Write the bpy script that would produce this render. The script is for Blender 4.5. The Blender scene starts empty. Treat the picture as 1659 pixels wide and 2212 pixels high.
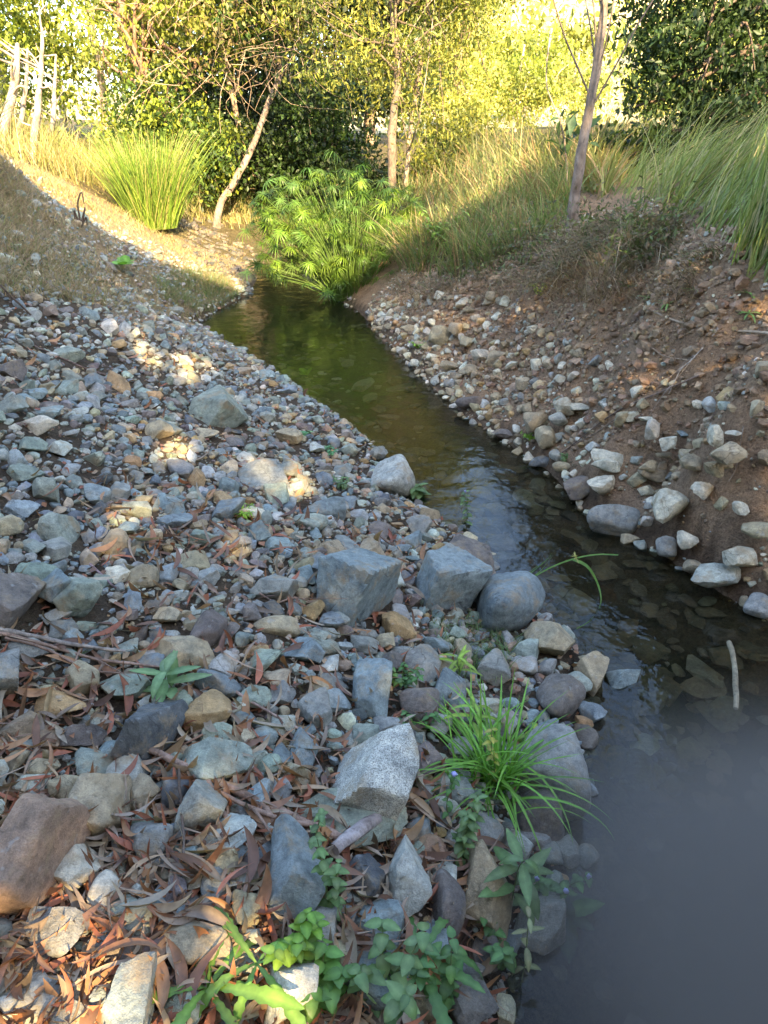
import bpy, bmesh, math, random
import numpy as np
from mathutils import Vector, Matrix, Euler

random.seed(7)
RS = np.random.RandomState(11)
scene = bpy.context.scene
COL = scene.collection

# ---------------------------------------------------------------- camera, sky, sun, exposure
CAMZ, PITCH, F = 1.95, math.radians(27.0), 1597.0      # F: focal length in units of a 1659 x 2212 frame
cam = bpy.data.cameras.new("camera")
cam.sensor_fit = 'VERTICAL'; cam.sensor_height = 36.0; cam.lens = 26.0
cam.clip_start = 0.05; cam.clip_end = 1000
camo = bpy.data.objects.new("camera", cam); COL.objects.link(camo)
camo.location = (0, 0, CAMZ); camo.rotation_euler = (math.pi/2 - PITCH, 0, 0)
scene.camera = camo

SUN_EL = math.radians(29.0)
_az = np.array([0.30, -0.954])                         # horizontal direction towards the sun (behind, a little right)
S = np.array([_az[0]*math.cos(SUN_EL), _az[1]*math.cos(SUN_EL), math.sin(SUN_EL)])
S = S/np.linalg.norm(S)
world = bpy.data.worlds.new("World"); scene.world = world; world.use_nodes = True
wn = world.node_tree.nodes; wl = world.node_tree.links
sky = wn.new('ShaderNodeTexSky'); sky.sky_type = 'NISHITA'; sky.sun_disc = False
sky.sun_elevation = SUN_EL; sky.sun_rotation = math.atan2(S[0], S[1]); sky.air_density = 1.0; sky.dust_density = 2.0; sky.ozone_density = 1.0
wn['Background'].inputs['Strength'].default_value = 0.15
wl.new(sky.outputs[0], wn['Background'].inputs['Color'])
sun = bpy.data.lights.new("sun", 'SUN'); sun.energy = 4.6; sun.angle = math.radians(0.55); sun.color = (1.0, 0.74, 0.40)
suno = bpy.data.objects.new("sun", sun); COL.objects.link(suno)
suno.rotation_euler = Vector(S.tolist()).to_track_quat('Z', 'Y').to_euler(); suno.location = (4, -10, 12)
scene.view_settings.view_transform = 'Standard'; scene.view_settings.look = 'None'
scene.view_settings.gamma = 1.0; scene.view_settings.use_curve_mapping = False
scene.view_settings.exposure = 2.75
scene.render.engine = 'CYCLES'
scene.cycles.use_denoising = True
scene.cycles.max_bounces = 6; scene.cycles.transparent_max_bounces = 12
scene.cycles.volume_bounces = 1; scene.cycles.volume_step_rate = 2.0
scene.cycles.caustics_reflective = False; scene.cycles.caustics_refractive = False

# ---------------------------------------------------------------- pixel rays (photo seen as 1659 x 2212)
cp, sp = math.cos(PITCH), math.sin(PITCH)
CAM = np.array([0, 0, CAMZ])
def ray(px, py):
    dx = (np.asarray(px, float)-829.5)/F; dy = (1106-np.asarray(py, float))/F
    return np.stack([dx, cp+dy*sp, -sp+dy*cp], -1)
def atz(px, py, z):
    d = ray(px, py); t = (z-CAMZ)/d[..., 2]
    return CAM+d*t[..., None]
def aty(px, py, Y):
    d = ray(px, py); t = Y/d[..., 1]
    return CAM+d*t[..., None]
def proj(P):
    P = np.asarray(P, float)-CAM
    dep = P[..., 1]*cp-P[..., 2]*sp
    dep = np.where(np.abs(dep) < 1e-6, 1e-6, dep)
    u = P[..., 0]/dep; v = (P[..., 1]*sp+P[..., 2]*cp)/dep
    return 829.5+u*F, 1106-v*F, dep

# ---------------------------------------------------------------- noise
def _hash(ix, iy, iz, seed):
    h = (ix*374761393+iy*668265263+iz*2147483647+seed*1274126177) & 0xffffffff
    h = ((h ^ (h >> 13))*1274126177) & 0xffffffff
    h = ((h ^ (h >> 16))*2246822519) & 0xffffffff
    return ((h ^ (h >> 13)) & 0xffffff)/float(0xffffff)
def vnoise(p, seed=0):
    p = np.asarray(p, float); i = np.floor(p).astype(np.int64); f = p-i; f = f*f*(3-2*f)
    r = 0
    for a in (0, 1):
        wx = f[..., 0] if a else 1-f[..., 0]
        for b in (0, 1):
            wy = f[..., 1] if b else 1-f[..., 1]
            for c in (0, 1):
                wz = f[..., 2] if c else 1-f[..., 2]
                r = r+wx*wy*wz*_hash(i[..., 0]+a, i[..., 1]+b, i[..., 2]+c, seed)
    return r*2-1
def fbm(p, seed=0, o=4, g=.5):
    r = 0; a = 1; s = 0
    for k in range(o):
        r = r+a*vnoise(p*(2.03**k)+k*7.3, seed+k); s += a; a *= g
    return r/s

# ---------------------------------------------------------------- mesh helpers
def make_mesh(name, V, Fs, mats=None, col=None, smooth=False, sharp=None):
    """V (n,3); Fs: list of (m,k) index arrays."""
    me = bpy.data.meshes.new(name)
    V = np.asarray(V, np.float32)
    Fs = [np.asarray(f, np.int32) for f in (Fs if isinstance(Fs, list) else [Fs]) if len(f)]
    me.vertices.add(len(V)); me.vertices.foreach_set('co', V.ravel())
    loops = np.concatenate([f.ravel() for f in Fs])
    counts = np.concatenate([np.full(len(f), f.shape[1], np.int32) for f in Fs])
    starts = np.concatenate([[0], np.cumsum(counts)[:-1]]).astype(np.int32)
    me.loops.add(len(loops)); me.loops.foreach_set('vertex_index', loops)
    me.polygons.add(len(counts)); me.polygons.foreach_set('loop_start', starts)
    try: me.polygons.foreach_set('loop_total', counts)
    except Exception: pass
    me.update(calc_edges=True); me.validate()
    if smooth:
        me.polygons.foreach_set('use_smooth', np.ones(len(me.polygons), bool))
        if sharp: me.set_sharp_from_angle(angle=math.radians(sharp))
    if col is not None:
        c = np.ones((len(V), 4), np.float32); c[:, :3] = col
        at = me.color_attributes.new('Col', 'FLOAT_COLOR', 'POINT'); at.data.foreach_set('color', c.ravel())
    if mats is not None:
        for m in (mats if isinstance(mats, (list, tuple)) else [mats]): me.materials.append(m)
    return me
def link(name, me, parent=None, kind=None, label=None, cat=None, group=None, loc=None, color=None):
    o = bpy.data.objects.new(name, me); COL.objects.link(o)
    if parent is not None: o.parent = parent
    if kind: o['kind'] = kind
    if label: o['label'] = label
    if cat: o['category'] = cat
    if group: o['group'] = group
    if loc is not None: o.location = tuple(float(v) for v in loc)
    if color is not None: o.color = (float(color[0]), float(color[1]), float(color[2]), 1)
    return o
def thing(name, label, cat, loc, group=None): return link(name, None, None, None, label, cat, group, loc)
def scatter(pv, pf, M, P, C=None):
    """copies of a prototype: M (n,3,3), P (n,3), C (n,3) -> V, F, col"""
    n = len(P); k = len(pv)
    V = np.einsum('nij,kj->nki', M, pv)+P[:, None, :]
    Fx = pf[None, :, :]+(np.arange(n)*k)[:, None, None]
    c = None if C is None else np.repeat(C, k, 0)
    return V.reshape(-1, 3), Fx.reshape(-1, pf.shape[1]), c
class Geo:
    def __init__(s): s.V = []; s.F = []; s.C = []; s.n = 0
    def add(s, V, Fx, c=(1, 1, 1)):
        V = np.asarray(V, float); s.V.append(V)
        Fx = np.asarray(Fx); s.F.append(Fx+s.n)
        c = np.asarray(c, float); s.C.append(np.broadcast_to(c, (len(V), 3)) if c.ndim == 1 else c)
        s.n += len(V)
    def mesh(s, name, mat, smooth=False, sharp=None):
        return make_mesh(name, np.concatenate(s.V), s.F, mat, np.concatenate(s.C), smooth, sharp)
    def tube(s, pts, rad, c=(1, 1, 1), n=6, seed=0, rough=0.0):
        pts = np.asarray(pts, float); m = len(pts); rad = np.broadcast_to(np.asarray(rad, float), (m,))
        T = np.gradient(pts, axis=0); T /= np.linalg.norm(T, axis=1)[:, None]+1e-9
        ref = np.array([0, 0, 1.]) if abs(T[0, 2]) < .9 else np.array([1., 0, 0])
        A = np.cross(T, ref); A /= np.linalg.norm(A, axis=1)[:, None]+1e-9
        B = np.cross(T, A); th = np.arange(n)*2*math.pi/n
        R = rad[:, None]*np.ones((1, n))
        V = pts[:, None]+R[..., None]*(np.cos(th)[None, :, None]*A[:, None]+np.sin(th)[None, :, None]*B[:, None])
        if rough:
            d = fbm(V/(rad.max()*2)+seed, seed, 2)*rough
            V = pts[:, None]+(V-pts[:, None])*(1+d[..., None])
        i = np.arange(m-1)[:, None]*n; j = np.arange(n)[None]; k = (j+1) % n
        q = np.stack([i+j, i+k, i+n+k, i+n+j], -1).reshape(-1, 4)
        V = V.reshape(-1, 3)
        cc = np.asarray(c, float)
        if cc.ndim == 2: cc = np.repeat(cc, n, 0)
        s.add(V, q, cc)
        s.add(np.concatenate([V[-n:], pts[-1:]+T[-1:]*rad[-1]*.6]), np.array([[a, (a+1) % n, n] for a in range(n)]), cc if cc.ndim == 1 else cc[-1])
        s.add(np.concatenate([V[:n], pts[:1]]), np.array([[(a+1) % n, a, n] for a in range(n)]), cc if cc.ndim == 1 else cc[0])
def curve(ctrl, n=24, wob=0., seed=0):
    c = np.asarray(ctrl, float); m = len(c); t = np.linspace(0, m-1, n); P = []
    for u in t:
        i = min(int(u), m-2); f = u-i
        p0 = c[max(i-1, 0)]; p1 = c[i]; p2 = c[i+1]; p3 = c[min(i+2, m-1)]
        P.append(.5*(2*p1+(p2-p0)*f+(2*p0-5*p1+4*p2-p3)*f*f+(3*p1-p0-3*p2+p3)*f**3))
    P = np.array(P)
    if wob: P = P+np.stack([fbm(P*3/max(wob*20, .3)+k*9.1, seed+k, 2) for k in range(3)], -1)*wob
    return P

# ---------------------------------------------------------------- materials
def newmat(name):
    m = bpy.data.materials.new(name); m.use_nodes = True; nt = m.node_tree
    b = nt.nodes['Principled BSDF']; return m, nt, b
def colsrc(nt, src):
    if src == 'obj':
        n = nt.nodes.new('ShaderNodeObjectInfo'); return n.outputs['Color']
    n = nt.nodes.new('ShaderNodeAttribute'); n.attribute_name = 'Col'; return n.outputs['Color']
def nz(nt, scale, detail=4, rough=.6, vec=None, typ='noise'):
    n = nt.nodes.new('ShaderNodeTexNoise'); n.inputs['Scale'].default_value = scale
    n.inputs['Detail'].default_value = detail; n.inputs['Roughness'].default_value = rough
    if vec: nt.links.new(vec, n.inputs['Vector'])
    return n.outputs['Fac']
def ramp(nt, fac, stops):
    r = nt.nodes.new('ShaderNodeValToRGB'); e = r.color_ramp.elements
    while len(e) < len(stops): e.new(.5)
    for k, (p, c) in enumerate(stops):
        e[k].position = p; e[k].color = (*c, 1) if len(c) == 3 else c
    nt.links.new(fac, r.inputs[0]); return r.outputs[0]
def mix(nt, mode, fac, a, b):
    m = nt.nodes.new('ShaderNodeMix'); m.data_type = 'RGBA'; m.blend_type = mode
    if isinstance(fac, (int, float)): m.inputs[0].default_value = fac
    else: nt.links.new(fac, m.inputs[0])
    for k, v in ((6, a), (7, b)):
        if isinstance(v, tuple): m.inputs[k].default_value = (*v, 1)
        else: nt.links.new(v, m.inputs[k])
    return m.outputs[2]
def bump(nt, b, h, strength, dist):
    n = nt.nodes.new('ShaderNodeBump'); n.inputs['Strength'].default_value = strength; n.inputs['Distance'].default_value = dist
    nt.links.new(h, n.inputs['Height']); nt.links.new(n.outputs[0], b.inputs['Normal'])
def geo_pos(nt):
    return nt.nodes.new('ShaderNodeNewGeometry').outputs['Position']
def stone_mat(name, src, speck=.12):
    m, nt, b = newmat(name); pos = geo_pos(nt)
    c = colsrc(nt, src)
    big = nz(nt, 14, 4, .65, pos); med = nz(nt, 48, 5, .7, pos); fine = nz(nt, 260, 4, .75, pos); st = nz(nt, 9, 6, .7, pos)
    c = mix(nt, 'MULTIPLY', 1.0, c, ramp(nt, big, [(.3, (.62, .65, .68)), (.5, (1, 1, 1)), (.72, (1.35, 1.33, 1.28))]))
    c = mix(nt, 'MULTIPLY', .8, c, ramp(nt, med, [(.32, (.6, .6, .6)), (.55, (1.05, 1.05, 1.05)), (.75, (1.3, 1.28, 1.22))]))
    c = mix(nt, 'MULTIPLY', .9, c, ramp(nt, fine, [(.35, (1-2*speck,)*3), (.5, (1, 1, 1)), (.66, (1+1.6*speck,)*3)]))
    c = mix(nt, 'MIX', ramp(nt, st, [(.52, (0, 0, 0)), (.66, (.65, .65, .65))]), c, (.33, .24, .13))     # ochre stains
    li = nz(nt, 30, 3, .5, pos)
    c = mix(nt, 'MIX', ramp(nt, li, [(.64, (0, 0, 0)), (.74, (.4, .4, .4))]), c, (.42, .43, .40))          # pale crust
    wv = nt.nodes.new('ShaderNodeTexNoise'); wv.inputs['Scale'].default_value = 7; wv.inputs['Detail'].default_value = 4; wv.inputs['Distortion'].default_value = .4
    nt.links.new(pos, wv.inputs['Vector']); wc = wv.outputs['Fac']
    c = mix(nt, 'MULTIPLY', ramp(nt, nz(nt, 4, 2, .5, pos), [(.5, (0, 0, 0)), (.62, (.75, .75, .75))]), c, ramp(nt, wc, [(.487, (1, 1, 1)), (.498, (.4, .38, .35)), (.502, (.4, .38, .35)), (.513, (1, 1, 1))]))   # hairline cracks
    nt.links.new(c, b.inputs['Base Color'])
    b.inputs['Roughness'].default_value = .78; b.inputs['Specular IOR Level'].default_value = .35
    h = nt.nodes.new('ShaderNodeMath'); h.operation = 'ADD'
    h2 = nt.nodes.new('ShaderNodeMath'); h2.operation = 'MULTIPLY'; h2.inputs[1].default_value = 2.2
    nt.links.new(med, h2.inputs[0]); nt.links.new(h2.outputs[0], h.inputs[0]); nt.links.new(fine, h.inputs[1])
    bump(nt, b, h.outputs[0], .75, .006)
    return m
def leaf_mat(name, src='attr', trans=.35, rough=.5, vein=True, spec=.4):
    m, nt, b = newmat(name); c = colsrc(nt, src if src != 'both' else 'obj'); pos = geo_pos(nt)
    if src == 'both': c = mix(nt, 'MULTIPLY', 1.0, c, colsrc(nt, 'attr'))
    c = mix(nt, 'MULTIPLY', .8, c, ramp(nt, nz(nt, 40, 3, .6, pos), [(.3, (.7, .7, .65)), (.7, (1.25, 1.25, 1.15))]))
    nt.links.new(c, b.inputs['Base Color']); b.inputs['Roughness'].default_value = rough
    b.inputs['Specular IOR Level'].default_value = spec
    t = nt.nodes.new('ShaderNodeBsdfTranslucent'); tc = mix(nt, 'MULTIPLY', 1.0, c, (1.25, 1.3, .7)); nt.links.new(tc, t.inputs[0])
    mx = nt.nodes.new('ShaderNodeMixShader'); mx.inputs[0].default_value = trans
    nt.links.new(b.outputs[0], mx.inputs[1]); nt.links.new(t.outputs[0], mx.inputs[2])
    nt.links.new(mx.outputs[0], nt.nodes['Material Output'].inputs[0])
    return m
def bark_mat(name, src='attr'):
    m, nt, b = newmat(name); c = colsrc(nt, src); pos = geo_pos(nt)
    mp = nt.nodes.new('ShaderNodeMapping'); mp.inputs['Scale'].default_value = (1, 1, .35); nt.links.new(pos, mp.inputs[0])
    n1 = nz(nt, 40, 5, .7, mp.outputs[0]); n2 = nz(nt, 7, 4, .6, pos)
    c = mix(nt, 'MULTIPLY', 1, c, ramp(nt, n1, [(.3, (.45, .42, .4)), (.5, (1, 1, 1)), (.7, (1.3, 1.28, 1.25))]))
    c = mix(nt, 'MULTIPLY', 1, c, ramp(nt, n2, [(.35, (.6, .55, .5)), (.6, (1.1, 1.1, 1.1))]))
    nt.links.new(c, b.inputs['Base Color']); b.inputs['Roughness'].default_value = .85
    bump(nt, b, n1, .8, .012); return m
def ground_mat():
    m, nt, b = newmat('soil_and_litter'); c = colsrc(nt, 'attr'); pos = geo_pos(nt)
    n1 = nz(nt, 6, 5, .7, pos); n2 = nz(nt, 60, 6, .75, pos); n3 = nz(nt, 300, 3, .7, pos)
    c = mix(nt, 'MULTIPLY', 1, c, ramp(nt, n1, [(.3, (.65, .62, .6)), (.5, (1, 1, 1)), (.7, (1.25, 1.2, 1.1))]))
    c = mix(nt, 'MULTIPLY', 1, c, ramp(nt, n2, [(.3, (.5, .48, .46)), (.5, (1, 1, 1)), (.72, (1.5, 1.45, 1.35))]))
    c = mix(nt, 'MULTIPLY', .7, c, ramp(nt, n3, [(.35, (.6, .6, .6)), (.65, (1.4, 1.4, 1.4))]))
    nt.links.new(c, b.inputs['Base Color']); b.inputs['Roughness'].default_value = .92
    b.inputs['Specular IOR Level'].default_value = .2
    h = nt.nodes.new('ShaderNodeMath'); h.operation = 'ADD'; nt.links.new(n2, h.inputs[0]); nt.links.new(n1, h.inputs[1])
    bump(nt, b, h.outputs[0], 1.0, .05); return m
def water_mat():
    m, nt, b = newmat('creek_water'); nt.nodes.remove(b); pos = geo_pos(nt)
    mp = nt.nodes.new('ShaderNodeMapping'); mp.inputs['Scale'].default_value = (1.0, 1.0, 1); nt.links.new(pos, mp.inputs[0])
    n1 = nz(nt, 5, 3, .5, mp.outputs[0]); n2 = nz(nt, 26, 2, .5, mp.outputs[0])
    h = nt.nodes.new('ShaderNodeMath'); h.operation = 'MULTIPLY_ADD'; h.inputs[1].default_value = .14
    nt.links.new(n2, h.inputs[0]); nt.links.new(n1, h.inputs[2])
    bp = nt.nodes.new('ShaderNodeBump'); bp.inputs['Strength'].default_value = .45; bp.inputs['Distance'].default_value = .02
    nt.links.new(h.outputs[0], bp.inputs['Height'])
    gl = nt.nodes.new('ShaderNodeBsdfGlossy'); gl.inputs['Roughness'].default_value = .004; gl.inputs['Color'].default_value = (1, 1, 1, 1)
    nt.links.new(bp.outputs[0], gl.inputs['Normal'])
    tr = nt.nodes.new('ShaderNodeBsdfTransparent'); tr.inputs[0].default_value = (.56, .55, .44, 1)
    df = nt.nodes.new('ShaderNodeBsdfDiffuse'); df.inputs[0].default_value = (.022, .030, .020, 1)             # suspended silt
    md = nt.nodes.new('ShaderNodeMixShader'); md.inputs[0].default_value = .12
    nt.links.new(tr.outputs[0], md.inputs[1]); nt.links.new(df.outputs[0], md.inputs[2])
    fr = nt.nodes.new('ShaderNodeFresnel'); fr.inputs[0].default_value = 1.36; nt.links.new(bp.outputs[0], fr.inputs['Normal'])
    mx = nt.nodes.new('ShaderNodeMixShader'); nt.links.new(fr.outputs[0], mx.inputs[0])
    nt.links.new(md.outputs[0], mx.inputs[1]); nt.links.new(gl.outputs[0], mx.inputs[2])
    nt.links.new(mx.outputs[0], nt.nodes['Material Output'].inputs[0]); return m
M_STONE = stone_mat('loose_stone', 'obj'); M_STONES = stone_mat('gravel_stone', 'attr'); M_GRANITE = stone_mat('speckled_granite', 'obj', .42)
M_LEAF = leaf_mat('green_leaf', 'attr'); M_LEAFO = leaf_mat('herb_leaf', 'both', .3, .42)
M_DRY = leaf_mat('dry_leaf', 'attr', .15, .55, spec=.5); M_DRYO = leaf_mat('fallen_leaf', 'obj', .15, .5, spec=.5)
M_BARK = bark_mat('bark'); M_GROUND = ground_mat(); M_WATER = water_mat()

# ---------------------------------------------------------------- terrain
LEFT_EDGE = [(545, 572), (560, 600), (540, 640), (470, 672), (432, 700), (500, 742), (590, 795), (660, 850), (740, 905), (800, 950), (830, 1010), (880, 1075),
             (950, 1120), (1045, 1180), (1075, 1240), (1150, 1310), (1235, 1370), (1290, 1450), (1270, 1530), (1275, 1640), (1240, 1740), (1200, 1800), (1250, 1870), (1180, 1960), (1120, 2060), (1100, 2212)]
RIGHT_EDGE = [(640, 565), (650, 600), (700, 635), (765, 668), (800, 705), (860, 765), (930, 840), (1000, 900), (1090, 960), (1180, 1020), (1240, 1090), (1330, 1160), (1420, 1195), (1530, 1270), (1659, 1350)]
le = [atz(np.float64(a), np.float64(b), 0.)[:2] for a, b in LEFT_EDGE]; re_ = [atz(np.float64(a), np.float64(b), 0.)[:2] for a, b in RIGHT_EDGE]
le += [np.array([.42, .4]), np.array([.5, -2.5])]
re_ += [np.array([2.4, 2.2]), np.array([3.0, .8]), np.array([3.3, -2.5])]
WPOLY = np.array(le+re_[::-1])
def poly_sd(X, Y, poly):
    P = np.stack([X, Y], -1).reshape(-1, 2); n = len(poly); d = np.full(len(P), 1e9); ins = np.zeros(len(P), bool)
    for i in range(n):
        a = poly[i]; b = poly[(i+1) % n]; e = b-a; w = P-a
        t = np.clip((w@e)/(e@e+1e-12), 0, 1); d = np.minimum(d, np.hypot(*(w-t[:, None]*e).T))
        c = (a[1] > P[:, 1]) != (b[1] > P[:, 1])
        with np.errstate(divide='ignore', invalid='ignore'):
            xi = (b[0]-a[0])*(P[:, 1]-a[1])/(b[1]-a[1])+a[0]
        ins ^= c & (P[:, 0] < xi)
    return np.where(ins, -d, d).reshape(np.shape(X))
def in_poly(X, Y, poly): return poly_sd(X, Y, np.asarray(poly, float)) < 0
CP = [(p[0], p[1], 0.) for p in le+re_]
for a, b, z in [(1000, 2212, .14), (700, 2212, .3), (300, 2212, .38), (0, 2212, .42), (0, 1900, .46), (400, 1900, .38), (800, 1900, .26), (1050, 1900, .13), (1080, 1600, .12),
                (0, 1500, .52), (400, 1500, .42), (800, 1500, .28), (1000, 1380, .15), (0, 1100, .65), (400, 1100, .45), (700, 1100, .22), (0, 800, .85), (300, 800, .52), (500, 800, .2),
                (0, 600, 1.08), (250, 600, .62), (380, 640, .3), (0, 450, 1.4), (150, 450, 1.1), (300, 500, .68), (430, 560, .32), (0, 345, 1.75), (100, 385, 1.42), (200, 420, 1.1), (330, 465, .72), (450, 492, .35), (540, 525, .15),
                (-400, 345, 1.95), (-400, 700, 1.25), (-400, 1200, .9), (-400, 2000, .7),
                (1659, 620, 1.25), (1500, 610, 1.2), (1300, 610, 1.05), (1235, 485, 1.2), (1150, 620, .85), (1000, 640, .62), (900, 655, .36), (1400, 850, .66), (1600, 850, .86), (1550, 1050, .42), (1630, 1180, .24),
                (1300, 900, .42), (1450, 1010, .32), (1150, 800, .36), (1020, 770, .22), (1659, 700, 1.08), (1400, 700, .98), (1659, 500, 1.5), (1450, 500, 1.38), (1050, 520, .95), (900, 560, .6), (850, 450, .9), (1000, 430, 1.15),
                (2100, 620, 1.6), (2100, 900, 1.2), (700, 470, .5), (620, 520, .2)]:
    p = atz(np.float64(a), np.float64(b), z); CP.append((p[0], p[1], z))
CP += [(3.5, 7.5, 1.6), (6, 6, 1.8), (7, 12, 2.0), (3, 12, 1.45), (1.5, 16, 1.2), (5, 18, 2.0), (-2, 17, .45), (-5, 16, 1.4), (-8, 18, 2.2), (-8, 9, 2.3), (-7, 4, 1.6), (-7, -3, 1.2), (0, 22, .9), (-2, -4, .6), (5, -4, .9), (5, 2, 1.4), (8, 0, 1.8), (0, -1, .3), (-2.5, 0, .75), (-.5, .3, .36), (-.1, .3, .26), (-1.2, .2, .5), (-1.6, -1, .6), (-.8, -1.2, .45), (-2.2, 1.2, .74), (-3.3, 1, .92), (-4, -1, 1.0), (0, -2.4, .35), (-1.5, 1.0, .6)]
CP = np.array(CP)
def _tps(A, B):
    r2 = ((A[:, None, :]-B[None, :, :])**2).sum(-1); return .5*r2*np.log(r2+1e-9)
def tps_fit(P, v, lam=.02):
    n = len(P); K = _tps(P, P)+lam*np.eye(n); Q = np.hstack([np.ones((n, 1)), P])
    A = np.block([[K, Q], [Q.T, np.zeros((3, 3))]]); return np.linalg.solve(A, np.concatenate([v, np.zeros(3)]))
DENTS = []
for a_, b_, z_, r_, h_ in ((1400, 770, .82, .17, -.15), (1500, 800, .86, .12, -.08), (1300, 720, .85, .14, -.08), (1410, 675, 1.05, .16, .07), (1530, 720, 1.0, .14, .06), (1280, 660, .98, .14, .05)):
    q_ = atz(np.float64(a_), np.float64(b_), z_); DENTS.append((q_[0], q_[1], r_, h_))
TW = tps_fit(CP[:, :2], CP[:, 2])
def ground_z(x, y, detail=True):
    x = np.asarray(x, float); y = np.asarray(y, float); shp = x.shape; P = np.stack([x.ravel(), y.ravel()], -1); out = []
    for k in range(0, len(P), 20000):
        q = P[k:k+20000]; out.append(_tps(q, CP[:, :2])@TW[:-3]+TW[-3]+q@TW[-2:])
    h = np.concatenate(out).reshape(shp)
    wn_ = np.clip((1.0-y)/.45, 0, 1); wn_ = wn_*wn_*(3-2*wn_)
    h = h*(1-wn_)+wn_*np.where(x < 1.6, np.clip(.27-.2*x, .02, 1.3), np.clip((x-2.3)*.6, .02, 2.0))
    # away from the creek the spline gives way to gently rising land, then to the wooded hill
    rr = np.maximum(np.maximum(np.abs(x)-6.5, y-17), -4-y)
    w = np.clip(rr/3, 0, 1); w = w*w*(3-2*w)
    base = 1.5+.04*np.abs(x)+np.maximum(0, y-17)*.03
    h = h*(1-w)+base*w
    hill = np.clip((y-34)/30, 0, 1)*1.0
    h = h+hill*hill*np.maximum(0, (y-34))*.42*(.5+.5*np.tanh((x-.5)/6))+hill*fbm(np.stack([x/14, y/14, x*0], -1), 3, 3)*2.2
    for dx_, dy_, dr_, dh_ in DENTS: h = h+dh_*np.exp(-((x-dx_)**2+(y-dy_)**2)/dr_**2)
    d = poly_sd(x, y, WPOLY)
    land = np.maximum(h, .03+.2*np.clip(d, 0, .3))
    if detail:
        P3 = np.stack([x, y, h*0], -1)
        right = np.clip((x-np.interp(y, [0, 2.8, 4.1, 5.5, 7.6, 9, 12], [3, 1.8, 1.0, .6, .1, -.1, .2]))/.25, 0, 1)*np.clip((9-y)/2, 0, 1)
        land = land+(fbm(P3*2.2, 5, 3)*.05+fbm(P3*9, 6, 3)*.02)*np.clip(d/.3, 0, 1)
        land = land+right*np.clip(d/.2, 0, 1)*(fbm(P3*4, 8, 4)*.11-.06*np.abs(fbm(P3*11, 9, 4)))
    sink = -.02-.5*np.clip(-d, 0, .55)-.06*np.clip(fbm(np.stack([x, y, x*0], -1)*3, 12, 2), 0, 1)*np.clip(-d*4, 0, 1)
    t = np.clip(d/.08, 0, 1)
    return np.where(d < 0, sink, land*t+(-.02)*(1-t))
def hit(px, py, tmax=60):
    """first point of the ground on the photo's ray"""
    d = ray(np.float64(px), np.float64(py)); t = np.concatenate([np.arange(.8, 8, .02), np.arange(8, tmax, .08)])
    P = CAM+d*t[:, None]; z = np.maximum(gfast(P[:, 0], P[:, 1]), -.25); k = np.argmax(P[:, 2] <= z)
    if P[k, 2] > z[k]: k = len(t)-1
    return P[k], t[k]
def zone_col(X, Y, Z):
    u, v, dep = proj(np.stack([X, Y, Z], -1)); n = fbm(np.stack([X, Y, Z*0], -1)*1.5, 21, 4)
    C = np.empty(X.shape+(3,)); C[:] = (.12, .09, .06)                                        # brown soil, darkened to put shade into the gaps between stones
    d = poly_sd(X, Y, WPOLY)
    rightside = X > np.interp(Y, [0, 2.8, 4.1, 5.5, 7.6, 9, 12, 16], [1.9, 1.5, .8, .4, -.05, -.3, -.6, -.6])
    C[rightside] = (.38, .255, .16)
    k = rightside & (n > .12); C[k] = (.45, .31, .19)
    left = ~rightside
    slope = left & (Y > 4.6+np.clip((X+3.5), 0, 9)*.9) & (Y < 14); C[slope] = (.30, .23, .14)     # dry grass slope
    far = (Y > 13); C[far] = (.12, .10, .05)
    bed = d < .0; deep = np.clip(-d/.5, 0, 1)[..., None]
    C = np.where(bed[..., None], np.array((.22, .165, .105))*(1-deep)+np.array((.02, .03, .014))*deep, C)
    wet = (d > 0) & (d < .10+.10*n); C[wet] = C[wet]*.42
    hillg = Y > 34; C[hillg] = (.48, .43, .26)
    return C
def grid_axis(a, b, fine0, fine1, step, grow):
    v = list(np.arange(fine0, fine1, step)); s = step; x = v[-1]
    while x < b: s *= grow; x += s; v.append(x)
    s = step; x = v[0]; w = []
    while x > a: s *= grow; x -= s; w.append(x)
    return np.array(w[::-1]+v)
ax = grid_axis(-120, 120, -3.2, 3.6, .041, 1.11); ay = grid_axis(-60, 150, .6, 8.5, .041, 1.055)
GX, GY = np.meshgrid(ax, ay); GZ = ground_z(GX, GY); nx, ny = len(ax), len(ay)
ii = (np.arange(ny-1)[:, None]*nx+np.arange(nx-1)[None]).ravel()
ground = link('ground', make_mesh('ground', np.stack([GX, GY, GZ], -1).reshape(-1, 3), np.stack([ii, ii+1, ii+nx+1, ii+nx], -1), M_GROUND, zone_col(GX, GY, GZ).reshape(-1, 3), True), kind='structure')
def gfast(x, y):
    x = np.clip(x, ax[0], ax[-1]-1e-6); y = np.clip(y, ay[0], ay[-1]-1e-6)
    i = np.clip(np.searchsorted(ax, x, 'right')-1, 0, nx-2); j = np.clip(np.searchsorted(ay, y, 'right')-1, 0, ny-2)
    fx = (x-ax[i])/(ax[i+1]-ax[i]); fy = (y-ay[j])/(ay[j+1]-ay[j])
    return GZ[j, i]*(1-fx)*(1-fy)+GZ[j, i+1]*fx*(1-fy)+GZ[j+1, i]*(1-fx)*fy+GZ[j+1, i+1]*fx*fy
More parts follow.
